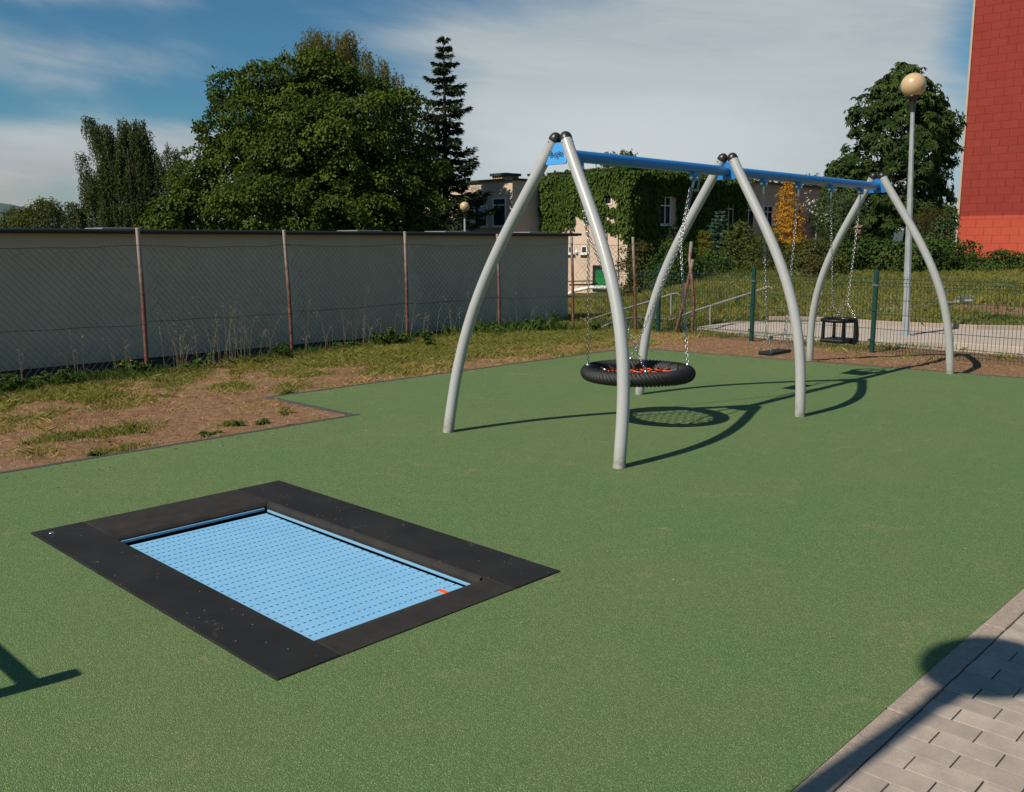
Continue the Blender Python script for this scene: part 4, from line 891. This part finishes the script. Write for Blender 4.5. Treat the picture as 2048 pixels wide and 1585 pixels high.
bush(1480, 490, 45, 50, 33, L_OLIVE, 'light tipped shrub between blue spruce and golden thuja')
bush(1858, 440, 36, 34, 36, L_BROWN, 'dense olive brown clipped yew beside the red block', L=.07, W=.03, dens=9)
bush(1886, 455, 22, 26, 34, L_PALE, 'leafy green sapling between yew and red block')
bush(1690, 425, 40, 50, 39, L_PALE, 'light green shrub behind the far swing frame')
b0 = at(1655, 430, 40); t = bush(1655, 425, 36, 48, 40, L_PALE, 'shrub with white blossom right of the golden thuja', name='blossoming_shrub')
cen, ax = crown_clumps([lobe(1640, 410, 39.7, 32, 40), lobe(1672, 400, 39.7, 28, 30)], 3.0); lv = Leaves(); leafy(lv, cen, ax, 7, .16, .08, .07); lv.build('blossom', L_BLOSSOM, t)
q = at(1438, 485, 36); conifer('blue_spruce', (q[0], q[1], float(terrain(q[0], q[1]))), 'young blue green spruce in front of the ivy wall', 2.3, .75, L_BSPRUCE, 15, -.25, .11, .035, tipup=.2, per=120)
q = at(1345, 485, 36); conifer('dark_conifer', (q[0], q[1], float(terrain(q[0], q[1]))), 'narrow dark conifer beside the nearest window', 2.1, .4, L_SPRUCE, 14, -.3, .1, .035, per=100)
def thuja(px, pyt, pyb, rx, dd, mat, label):
    k = dd / F; LBs = []; n = 9; b0 = at(px, 485, dd); zb = float(terrain(b0[0], b0[1]))
    for i in range(n):
        f = i / (n - 1); py = pyb + (pyt - pyb) * f; r = rx * (1 - f ** 2.2) * (.9 + .1 * math.sin(i * 2.3)) + 4; LBs.append(lobe(px + RNG.normal(0, rx * .05), py, dd, r, (pyb - pyt) / n * 1.5))
    cen, ax = crown_clumps(LBs, 12.0); t = thing('thuja', (b0[0], b0[1], zb), label, 'conifer'); lv = Leaves(); leafy(lv, cen, nrm(ax + [0, 0, .8]), 40, .17, .075, .034, droop=-.2, up=.9); lv.build('crown', mat, t)
    trunk(t, (b0[0], b0[1], zb), (b0[0], b0[1], at(px, pyt + 20, dd)[2]), .07, [], M_BARK)
thuja(1577, 362, 485, 26, 39, L_ORANGE, 'conical golden orange thuja in front of the dark facade'); thuja(1410, 468, 510, 11, 35, L_YTHUJA, 'small yellow green thuja left of the blue spruce')
# hedges
hd = thing('hedge', (*at(1800, 485, 31)[:2], .6), 'long leafy green hedge behind the lamp post and far swing', 'hedge')
LBs = [lobe(px, 512 + 4 * math.sin(px * .05), 31 + .4 * math.sin(px * .03), 26, 36 + 4 * math.sin(px * .11)) for px in range(1665, 1945, 18)]
cen, ax = crown_clumps(LBs, 5.0); lv = Leaves(); leafy(lv, cen, ax, 30, .26, .12, .075, droop=.6, spread=.4); lv.build('foliage', L_BUSH, hd); m = MB()
for c, r in LBs: m.tube([(c[0], c[1], .5), (c[0], c[1], c[2])], .03, 5)
m.build('stems', M_BARK, hd)
hd = thing('hedge', (*at(2020, 485, 32)[:2], .6), 'lower dark hedge at the foot of the red block', 'hedge')
LBs = [lobe(px, 533, 31 + .3 * math.sin(px), 26, 30 + 3 * math.sin(px * .07)) for px in range(1935, 2180, 18)]
cen, ax = crown_clumps(LBs, 5.0); lv = Leaves(); leafy(lv, cen, ax, 30, .24, .10, .06); lv.build('foliage', L_BUSH, hd); m = MB()
for c, r in LBs: m.tube([(c[0], c[1], .5), (c[0], c[1], c[2])], .03, 5)
m.build('stems', M_BARK, hd)

# ivy on the beige building
def inpoly(px, py, poly):
    r = np.zeros(len(px), bool); j = len(poly) - 1
    for i in range(len(poly)):
        xi, yi = poly[i]; xj, yj = poly[j]
        r ^= ((yi > py) != (yj > py)) & (px < (xj - xi) * (py - yi) / (yj - yi + 1e-9) + xi); j = i
    return r
ivy = thing('ivy', (XK, YK, ZB), 'ivy covering the corner and shaded front of the beige building', 'climbing plant'); lv = Leaves()
def wallpoly(fn, pts): return [tuple(fn(*p)) for p in pts]
# lit face: outline on the wall as (y, z), holes where render shows
out = [(p[1], p[2]) for p in wallpoly(on_lit, [(1088, 352), (1262, 335), (1262, 475), (1248, 476), (1246, 452), (1228, 462), (1205, 450), (1190, 420), (1178, 440), (1165, 430), (1150, 428), (1143, 452), (1135, 440), (1120, 465), (1105, 480), (1086, 480)])]
hole = [(p[1], p[2]) for p in wallpoly(on_lit, [(1208, 388), (1232, 386), (1244, 405), (1238, 420), (1220, 416), (1210, 404)])]; hole2 = [(p[1], p[2]) for p in wallpoly(on_lit, [(1205, 428), (1228, 424), (1240, 445), (1212, 442)])]
n = 15000; y = RNG.uniform(YK - .2, YK + 7, n); z = RNG.uniform(0, ZT + .45, n); jit = RNG.normal(0, .10, (2, n))
kp = inpoly(y + jit[0], z + jit[1], out) & ~inpoly(y + jit[0] * .6, z + jit[1] * .6, hole) & ~inpoly(y + jit[0] * .7, z + jit[1] * .7, hole2) & (z < ZT + .25 * fbm(y * 2, z * 0 + 3)); y = y[kp]; z = z[kp]; n = len(y)
bul = fbm(y * 1.3, z * 1.3, 3); P = np.stack([XK - .05 - .45 * bul ** 1.5 * RNG.random(n), y, z], -1)
lv.add(P, nrm(np.stack([-np.ones(n), RNG.normal(0, .45, n), .45 + RNG.normal(0, .45, n)], -1)), np.stack([-.25 + RNG.normal(0, .3, n), RNG.normal(0, .6, n), -np.ones(n)], -1), RNG.uniform(.13, .24, n), RNG.uniform(.12, .21, n), .2 + .6 * bul + RNG.normal(0, .13, n))
x1 = on_shade(1488, 400)[0]; n = 32000; x = RNG.uniform(XK - .2, x1 + .5, n); z = RNG.uniform(-.5, ZT + .4, n); kp = (z < ZT + .30 * fbm(x * 1.5, x * 0 + 9)) & (x + RNG.normal(0, .15, n) < x1) & ~((z < 1.2) & (RNG.random(n) < .5))
for px, py, w, h in ((1333, 420, 1.7, 1.6), (1456, 426, 1.1, 1.3), (1496, 430, 1.4, 1.6)):
    c = on_shade(px, py); kp &= ~((abs(x - c[0] + RNG.normal(0, .05, n)) < w / 2) & (abs(z - c[2] + RNG.normal(0, .06, n)) < h / 2))
x = x[kp]; z = z[kp]; n = len(x); bul = fbm(x * 1.1, z * 1.1, 3); over = sstep(z, ZT - .7, ZT)
P = np.stack([x, YK - .05 - .5 * bul ** 1.5 * RNG.random(n) - .35 * over * RNG.random(n), z], -1)
lv.add(P, nrm(np.stack([RNG.normal(0, .45, n) - .2 * over, -np.ones(n), .45 + over + RNG.normal(0, .45, n)], -1)), np.stack([RNG.normal(0, .6, n), -.25 + RNG.normal(0, .3, n), -np.ones(n)], -1), RNG.uniform(.13, .24, n), RNG.uniform(.12, .21, n), .2 + .6 * bul + RNG.normal(0, .13, n))
n = 9000; x = RNG.uniform(XK - .15, x1, n); y = YK + RNG.random(n) ** 1.6 * 2.2 - .25; y = np.where(RNG.random(n) < .25, YK + RNG.uniform(0, 5.5, n), y); x = np.where(y > YK + 2.2, XK + RNG.random(n) * .7, x); hb_ = fbm(x * .9, y * .9, 3)
lv.add(np.stack([x, y, ZT + .06 + .55 * hb_ ** 1.4 * RNG.random(n)], -1), nrm(np.stack([RNG.normal(-.2, .4, n), RNG.normal(-.1, .4, n), np.ones(n)], -1)), RNG.normal(size=(n, 3)) * [1, 1, .4] + [0, 0, -.3], RNG.uniform(.13, .24, n), RNG.uniform(.12, .21, n), .3 + .5 * hb_ + RNG.normal(0, .13, n))
lv.build('foliage', L_IVY, ivy)
m = MB()
for k in range(7): a = on_lit(1095 + 24 * k, 480 if k != 3 else 440); m.tube([a + [-.03, 0, -2.0 if k in (0, 6) else 0], a + [-.04, .1, 1.2], a + [-.03, -.1, 2.4]], .025, 5)
m.build('stem', M_BARK, ivy)
# bare vine brown leaves are part of the look of the shrubs below

# ------------------------------------------------------------------ things on the slope
def pipe(name, ptsL, r, mat, label, cat, posts=()):
    t = thing(name, ptsL[0], label, cat); m = MB(); m.tube(ptsL, r, 10); m.build('rail', mat, t)
    for a, b in posts: m = MB(); m.bar(a, b, r * .85, 8); m.build('post', mat, t)
    return t
d1 = 18.9; pipe('handrail', [at(1110, 646, 18.6), at(1166, 645, 18.7), at(1224, 625.5, d1), at(1290, 606, d1), at(1345, 588.5, d1), at(1354, 587, d1), at(1360, 592, d1)], .021, M_PIPE, 'upper pipe handrail beside the slope steps, ending behind the nest swing', 'handrail', [(at(1342, 590, d1), at(1342, 645, d1)), (at(1166, 645, d1), at(1166, 680, d1))])
d2 = 17.8; pipe('handrail', [at(1160, 675, 17.3), at(1224, 646, 17.5), at(1262, 636, d2), at(1342, 640, d2), at(1356, 635, d2), at(1381, 625, d2), at(1503, 586, d2), at(1530, 576, d2), at(1538, 574, d2), at(1545, 578, d2)], .022, M_PIPE, 'long pipe handrail climbing the slope behind the middle swing legs', 'handrail', [(at(1507, 586, d2), at(1507, 668, d2)), (at(1420.5, 613, d2), at(1420, 672, d2))])
def g3(px, py, dz=0.0):
    """where the view ray through a pixel meets the slope"""
    d = at(px, py, 1.0) - CAM; t = 8.0
    while t < 60:
        p = CAM + d * t
        if p[2] <= float(terrain(p[0], p[1])): break
        t += .05
    return p + [0, 0, dz]
fp = thing('fallen_post', g3(1830, 622), 'grey metal post with flange lying on the grass behind the lamp', 'post')
a, b = g3(1760, 628, .07), g3(1935, 611, .09); m = MB(); m.tube([a, b], .04, 8); m.build('tube', M_POST, fp)
m = MB(); d = unit(b - a); m.box(b, (.03, .26, .26), [d, unit(np.cross((0, 0, 1), d)), (0, 0, 1)]); m.box(b - d * .35 + [0, 0, .05], (.12, .1, .16), [d, unit(np.cross((0, 0, 1), d)), (0, 0, 1)]); m.build('flange', M_STEEL, fp, bevel=.005)
for (pa_, pb_, w, lab) in (((1617, 601), (1742, 607), .12, 'long pale board lying on the grass behind the cradle swing'), ((1560, 612), (1640, 606), .06, 'thin grey pipe lying beside the long pale board')):
    a, b = g3(*pa_, .08), g3(*pb_, .08); d = unit(b - a); s_ = unit(np.cross((0, 0, 1), d)); m = MB(); m.box((a + b) / 2, (np.linalg.norm(b - a), w, .05), [d, s_, np.cross(d, s_)]); tag(m.build('board', M_PATH if w > .1 else M_POST, bevel=.006), lab, 'board')
m = MB(); q = g3(1735, 617, .04); m.box(q, (1.5, .5, .08), [(*RT, 0), (*FW, 0), (0, 0, 1)]); tag(m.build('concrete_slab', M_KERB, bevel=.01), 'flat grey concrete slab in the grass beside a green fence post', 'slab')
def soilblob(px, py, rx, ry, lab):
    m = MB(); c = g3(px, py, 0); n = 22; k = np.linalg.norm(c - CAM) / F; V = [c + [0, 0, .09]]; 
    for i in range(n):
        t = 2 * math.pi * i / n; r = 1 + .2 * math.sin(3 * t + px) + .1 * math.sin(7 * t); p = c[:2] + RT * rx * k * r * math.cos(t) + FW * ry * r * math.sin(t); V.append(np.array([p[0], p[1], float(terrain(p[0], p[1])) + .02]))
    m.add(V, [(0, 1 + i, 1 + (i + 1) % n) for i in range(n)], True); tag(m.build('bare_earth', M_SOIL), kind='structure')
BARE = [(1990, 622, 90, 1.3), (2035, 640, 45, .5), (1320, 655, 55, .5)]
for b_ in BARE: soilblob(*b_, '')
bh = thing('bird_house', at(1718, 462, 33), 'small brown wooden bird house above the hedge', 'bird house'); q = at(1718, 462, 33)
m = MB(); m.box(q, (.22, .22, .2)); m.build('box', M_WOOD, bh, bevel=.01); m = MB(); m.extrude([q + [-.17, -.14, .10], q + [.17, -.14, .10], q + [0, -.14, .20]], (0, .28, 0)); m.build('roof', M_WOOD, bh); m = MB(); m.bar(q - [0, 0, 1.2], q - [0, 0, .1], .03); m.build('post', M_WOOD, bh)

# ------------------------------------------------------------------ grass, weeds, litter
def grass_mesh(name, x, y, z, h, w, tint, mat, lean=.45, label=None, parent=None):
    n = len(x); C0 = np.stack([x, y, z], -1); a = RNG.uniform(0, 2 * np.pi, n); s_ = np.stack([np.cos(a), np.sin(a), np.zeros(n)], -1); l_ = np.stack([-np.sin(a), np.cos(a), np.zeros(n)], -1) * (RNG.normal(0, lean, n))[:, None] + RNG.normal(0, lean * .4, (n, 3)) * [1, 1, 0]
    h = h[:, None]; w = w[:, None]
    V = np.stack([C0 - s_ * w * .5, C0 + s_ * w * .5, C0 + [0, 0, .6] * h + l_ * h * .4 + s_ * w * .35, C0 + [0, 0, 1] * h * .95 + l_ * h], 1).reshape(-1, 3); b = np.arange(n)[:, None] * 4
    return np_mesh(name, V, np.concatenate([b + [0, 1, 2], b + [0, 2, 3]]), mat, parent, np.clip(np.repeat(tint, 4), 0, 1))
# meadow on the slope
n = 150000; d = 16.0 + RNG.random(n) ** 1.35 * 20; s_ = d * RNG.uniform(.04, .68, n); x = d * FW[0] + s_ * RT[0]; y = d * FW[1] + s_ * RT[1]
pathpoly = [(14.4, 9.5), (13.9, 8.2), (14.0, 6.8), (15.0, 5.1), (15.0, -6), (18.25, -6), (18.2, 4.9), (17.8, 5.55), (17.5, 7.0), (17.55, 8.5), (17.0, 9.3), (16.3, 9.7)]
kp = ~inpoly(x, y, pathpoly) & (x > 14.0); 
for (px, py, rx, ry) in BARE:
    c = g3(px, py); k = np.linalg.norm(c - CAM) / F; u = ((x - c[0]) * RT[0] + (y - c[1]) * RT[1]) / (rx * k); v = ((x - c[0]) * FW[0] + (y - c[1]) * FW[1]) / ry; kp &= ~((u * u + v * v < 1.0) & (RNG.random(n) < .93))
x = x[kp]; y = y[kp]; nz = fbm(x * .5, y * .5, 4); z = terrain(x, y); n = len(x)
tag(grass_mesh('meadow_grass', x, y, z - .02, RNG.uniform(.08, .26, n) * (.6 + .8 * nz), RNG.uniform(.012, .026, n), .15 + .75 * fbm(x * .35 + 5, y * .35, 3) + RNG.normal(0, .2, n) - .12, L_GRASS), kind='stuff')
# lawn between rubber, garage and fence
def lawn_ok(x, y):
    inA = (x < 5.08) & (y > 7.1); inB = (x >= 5.08) & (x < 11.6) & (y > 8.6); inC = (x > edge_right(y) + .12) & (x < 14.3); return (inA | inB | inC) & (y < 12.4)
n = 900000; x = RNG.uniform(-1.5, 14.3, n); y = RNG.uniform(1.0, 12.4, n); kp = lawn_ok(x, y); x = x[kp]; y = y[kp]
g = fbm(x * .8 + 3, y * 1.1, 4); g2 = fbm(x * 3.4, y * 4.2 + 9, 4)
backC = (x > edge_right(y)) & (y < 8.6) & (x > 11)
edge_d = np.where(x < 5.08, y - 7.05, y - 8.55); edge_d = np.where(backC, .3 + 0 * x, edge_d)
fence_d = sstep(y - (11.0 + .06 * (x - 5)), -2.6, -.2)
want = sstep(g * .45 + g2 * .68 + .17 * fence_d + .12 * sstep(x, 5, 9) * (y > 8) - np.where(x < 5.08, .10 * sstep(8.6 - y, -.4, .8), 0) - np.where(backC, .25, 0), .55, .86)
kp = RNG.random(len(x)) < want * .50 + .045; x = x[kp]; y = y[kp]; n = len(x); g2 = g2[kp]; want = want[kp]; fence_d = fence_d[kp]
tt = .95 - .72 * sstep(want * .6 + fence_d * .3 + fbm(x * 1.7 + 8, y * 1.7, 3) * .5, .45, .95) + RNG.normal(0, .17, n)
tag(grass_mesh('lawn_grass', x, y, soil_z(x, y) - .004, RNG.uniform(.016, .05, n) * (.7 + 1.0 * want), RNG.uniform(.003, .007, n), tt, L_LAWN, .95), kind='stuff')
n = 0; tx = []; ty = []; th = []
for _ in range(48):
    cx_, cy_ = RNG.uniform(.5, 11.5), RNG.uniform(7.2, 11.3); rr_ = RNG.uniform(.04, .16); k = int(900 * rr_ / .2)
    px_ = cx_ + RNG.normal(0, rr_ * 1.3, k); py_ = cy_ + RNG.normal(0, rr_ * .7, k); ok_ = lawn_ok(px_, py_); tx.append(px_[ok_]); ty.append(py_[ok_]); th.append(np.full(ok_.sum(), RNG.uniform(.035, .085)))
x = np.concatenate(tx); y = np.concatenate(ty); h_ = np.concatenate(th); n = len(x)
tag(grass_mesh('green_tufts', x, y, soil_z(x, y) - .004, h_ * RNG.uniform(.4, 1.15, n), RNG.uniform(.004, .008, n), RNG.normal(.14, .16, n), L_LAWN, .6), kind='stuff')
# thin verge behind the green fence along the path
n = 14000; y = RNG.uniform(1.0, 9.5, n); x = 13.5 + RNG.normal(0, .35, n) + .04 * y; kp = (fbm(x * 1.5, y * 1.5) > .5); x = x[kp]; y = y[kp]; n = len(x)
tag(grass_mesh('verge_grass', x, y, np.full(n, -.01), RNG.uniform(.03, .10, n), RNG.uniform(.005, .010, n), RNG.uniform(.1, .8, n), L_LAWN, .6), kind='stuff')
# stones and clods
n = 2600; m = MB()
for _ in range(n):
    x = random.uniform(-1, 14.2); y = random.uniform(1, 11.2)
    if not bool(lawn_ok(np.array(x), np.array(y))): continue
    r = random.uniform(.005, .02) * random.uniform(.4, 1); m.ball((x, y, float(soil_z(np.array(x), np.array(y))) + r * .2), r, 6, 4, (1, random.uniform(.6, 1.1), .6))
tag(m.build('clods', M_SOIL), kind='stuff')
# rank grass and dry stalks along the fence foot
def fence_y(x): return np.interp(x, [p[0] for p in FP], [p[1] for p in FP])
n = 26000; x = RNG.uniform(-.5, 12.9, n); y = fence_y(x) + RNG.normal(.18, .30, n); cl = fbm(x * 1.6, y * .8, 3); kp = RNG.random(n) < sstep(cl, .32, .6); x = x[kp]; y = y[kp]; n = len(x)
tag(grass_mesh('rank_grass', x, y, soil_z(x, y) - .02, RNG.uniform(.05, .22, n) * RNG.uniform(.4, 1.1, n) * np.where(x > 9.2, 1.35, .8), RNG.uniform(.004, .008, n), .05 + RNG.random(n) ** 2 * .6, L_WEED, .5), kind='stuff')
lv = Leaves(); m = MB(); ns = 120
for _ in range(ns):
    x = random.choice([random.uniform(5.3, 7.2), random.uniform(5.3, 7.2), random.uniform(7.6, 9.6), random.uniform(9.6, 12.8), random.uniform(1, 5)]); y = float(fence_y(x)) + random.gauss(.12, .16); z = float(soil_z(np.array(x), np.array(y))); h = random.uniform(.35, .95) * (.85 if x > 9 else 1.0); dx, dy = random.gauss(0, .14), random.gauss(0, .10); b = random.choice([0, 0, .25, .5])
    P = [np.array([x + dx * h * t ** 1.6 + b * dx * t ** 3, y + dy * h * t ** 1.6, z + h * (t - b * t ** 3 * .55)]) for t in np.linspace(0, 1, 7)]; m.tube(P, [.0032, .003, .0028, .0025, .002, .0018, .001], 3, caps=False)
    k = random.randint(4, 11); q = np.array(P[-1]) + RNG.normal(0, .022, (k, 3)) - np.array([0, 0, 1]) * RNG.random((k, 1)) * .09
    lv.add(q, nrm(RNG.normal(size=(k, 3))), RNG.normal(size=(k, 3)) * .4 + [dx * 3, 0, .5], RNG.uniform(.015, .035, k), RNG.uniform(.004, .009, k), RNG.uniform(.3, 1, k))
st_ = m.build('dry_stalks', plain('stalk', (0.26, 0.22, 0.11), (0.40, 0.33, 0.20), 8, .8)); tag(st_, kind='stuff')
tag(lv.build('seed_heads', L_STRAW, None), kind='stuff')
def weed(x, y, h, w, label, mat=L_WEED, n=130, L=.07, W=.04, name='weed_plant'):
    z = float(soil_z(np.array(x), np.array(y))); t = thing(name, (x, y, z), label, 'weed'); lv = Leaves(); m = MB()
    for _ in range(max(4, int(w * 22))):
        a = random.uniform(0, 6.28); r = w * random.random() ** .6; hh = h * random.uniform(.55, 1.05) * (1 - .35 * r / w); P = [np.array([x + r * math.cos(a) * t_, y + r * math.sin(a) * t_, z + hh * t_ ** .8]) for t_ in np.linspace(0, 1, 6)]; m.tube(P, [.006, .005, .005, .004, .003, .002], 4, caps=False)
        k = int(n / max(4, int(w * 22))); q = RNG.uniform(.25, 1, k); ii = np.clip((q * 5).astype(int), 0, 4); pp_ = np.array(P)[ii] + (np.array(P)[ii + 1] - np.array(P)[ii]) * (q * 5 - ii)[:, None]
        o = rdir(k) * [1, 1, .25]; lv.add(pp_, nrm(o * .5 + [0, 0, 1]), o + [0, 0, -.25], L * RNG.uniform(.6, 1.4, k), W * RNG.uniform(.6, 1.4, k), RNG.normal(.45, .22, k))
    lv.build('leaves', mat, t); m.build('stems', L_WEED, t); return t
def gpx(px, py, z=0.0):
    d = at(px, py, 1.0) - CAM; return CAM + d * ((z - CAM[2]) / d[2])
for px, py, h, w, lab, kw in ((265, 752, .26, .34, 'leafy weed clump at the foot of the leftmost rusty post', {}), (400, 725, .42, .30, 'tall nettle like weed between the two left rusty posts', dict(n=190)), (468, 716, .30, .25, 'dark low weed right of the nettle like one', {}), (790, 697, .34, .36, 'round bushy weed left of the third rusty post', dict(n=330)), (855, 700, .28, .24, 'weed just right of the third rusty post', {}),
                            (560, 718, .26, .30, 'weed at the foot of the second rusty post', {}), (30, 785, .22, .40, 'dark weed at the left edge of the photo', {}), (120, 775, .24, .36, 'broad leaved weed below the left garage plinth', {}), (1075, 668, .36, .36, 'weed clump in front of the right garage plinth', dict(n=260)), (1110, 662, .45, .16, 'tall single weed by the garage corner', {}), (1190, 668, .30, .14, 'lone weed on bare earth right of the garage corner', {}), (690, 700, .24, .28, 'weed midway between second and third rusty posts', {}), (980, 676, .28, .30, 'weed at the foot of the fourth rusty post', {})):
    q = gpx(px, py, -.04); weed(q[0], q[1], h, w, lab, **kw)
for px, py, h, w, lab in ((255, 858, .07, .14, 'low grass tuft on bare soil nearest the rubber'), (285, 862, .06, .12, 'flat grass tuft right of the soil centre'), (520, 848, .07, .07, 'green weed rosette on the soil left of the kerb notch'), (475, 852, .06, .05, 'small two leaved weed near the rubber edge'), (565, 828, .10, .13, 'bright grass tuft beside the kerb notch'), (420, 868, .05, .10, 'low weed by the rubber edge left of the kerb notch'), (195, 908, .04, .06, 'dry little weed at the rubber edge')):
    q = gpx(px, py); weed(q[0], q[1], h, w, lab, mat=L_LAWN if 'grass' in lab else L_WEED, n=90, L=.05, W=.012 if 'grass' in lab else .02, name='grass_tuft' if 'grass' in lab else 'weed_plant')
q = g3(2005, 652); tg = thing('grass_tuft', q, 'dark round grass tuft at the path edge right of the lamp', 'grass tuft'); n = 900; rr_ = RNG.random(n) ** .5 * .33; aa = RNG.uniform(0, 6.28, n)
grass_mesh('blades', q[0] + rr_ * np.cos(aa), q[1] + rr_ * np.sin(aa), np.full(n, q[2] - .03), RNG.uniform(.1, .26, n), RNG.uniform(.01, .02, n), RNG.uniform(0, .15, n), L_WEED, .5, parent=tg)
# dandelion heads
fl = [(240, 730), (262, 722), (1022, 664), (1033, 664), (1050, 668), (1055, 648), (870, 676), (1120, 656), (905, 670)]
for i, (px, py) in enumerate(fl):
    d = at(px, py, 1.0) - CAM; x = CAM[0] + d[0]; tt_ = 5
    p = CAM + d * tt_
    while p[1] < float(fence_y(p[0])) - .05 and tt_ < 30: tt_ += .05; p = CAM + d * tt_
    t = thing('dandelion', (p[0], p[1], -.1), 'yellow hawkweed flower on a thin stalk at the fence foot', 'flower', 'yellow flowers along the fence'); lv = Leaves(); k = 16; o = rdir(k) * [1, 1, .3] + [0, 0, .25]
    lv.add(np.repeat(p[None], k, 0), nrm(o * .2 + [-.3, -.3, 1]), o, np.full(k, .022), np.full(k, .010), RNG.random(k)); lv.build('petals', L_YFLOWER, t); m = MB(); m.bar((p[0] + .02, p[1], -.15), p, .002, 4); m.build('stalk', L_WEED, t)
lv = Leaves(); n = 110; d = 17.5 + RNG.random(n) * 13; s_ = d * RNG.uniform(.16, .62, n); x = d * FW[0] + s_ * RT[0]; y = d * FW[1] + s_ * RT[1]; kp = ~inpoly(x, y, pathpoly); x = x[kp]; y = y[kp]; n = len(x)
lv.add(np.stack([x, y, terrain(x, y) + RNG.uniform(.12, .24, n)], -1), nrm(RNG.normal(size=(n, 3)) * .3 + [0, 0, 1]), RNG.normal(size=(n, 3)), np.full(n, .038), np.full(n, .034), RNG.random(n)); tag(lv.build('meadow_flowers', L_YFLOWER, None), kind='stuff')
lv = Leaves(); n = 900; x = RNG.uniform(0, 11.2, n); e_ = RNG.exponential(.16, n); y = np.where(x < 5.1, 6.98, 8.48) - e_; xb = edge_right(y) - RNG.exponential(.12, n); sw = RNG.random(n) < .35; y = np.where(sw, RNG.uniform(2, 8.4, n), y); x = np.where(sw, edge_right(y) - RNG.exponential(.14, n) - .02, x)
lv.add(np.stack([x, y, np.full(n, .004)], -1), nrm(RNG.normal(size=(n, 3)) * .3 + [0, 0, 1]), RNG.normal(size=(n, 3)) * [1, 1, .05], RNG.uniform(.006, .03, n), RNG.uniform(.003, .012, n), RNG.random(n) ** 1.5); tag(lv.build('soil_crumbs', L_CRUMB, None), kind='stuff')
# loose chips and dry leaf bits on the rubber
lv = Leaves(); n = 260; x = RNG.uniform(1.5, 11, n); y = RNG.uniform(1.3, 8.3, n); kp = ~((x > TX0 - .05) & (x < TX1 + .05) & (y > TY0 - .05) & (y < TY1 + .05)); x = x[kp]; y = y[kp]; n = len(x)
lv.add(np.stack([x, y, np.full(n, .003)], -1), nrm(RNG.normal(size=(n, 3)) * .15 + [0, 0, 1]), RNG.normal(size=(n, 3)) * [1, 1, .03], RNG.uniform(.006, .022, n), RNG.uniform(.003, .010, n), RNG.random(n)); tag(lv.build('leaf_litter', L_STRAW, None), kind='stuff')
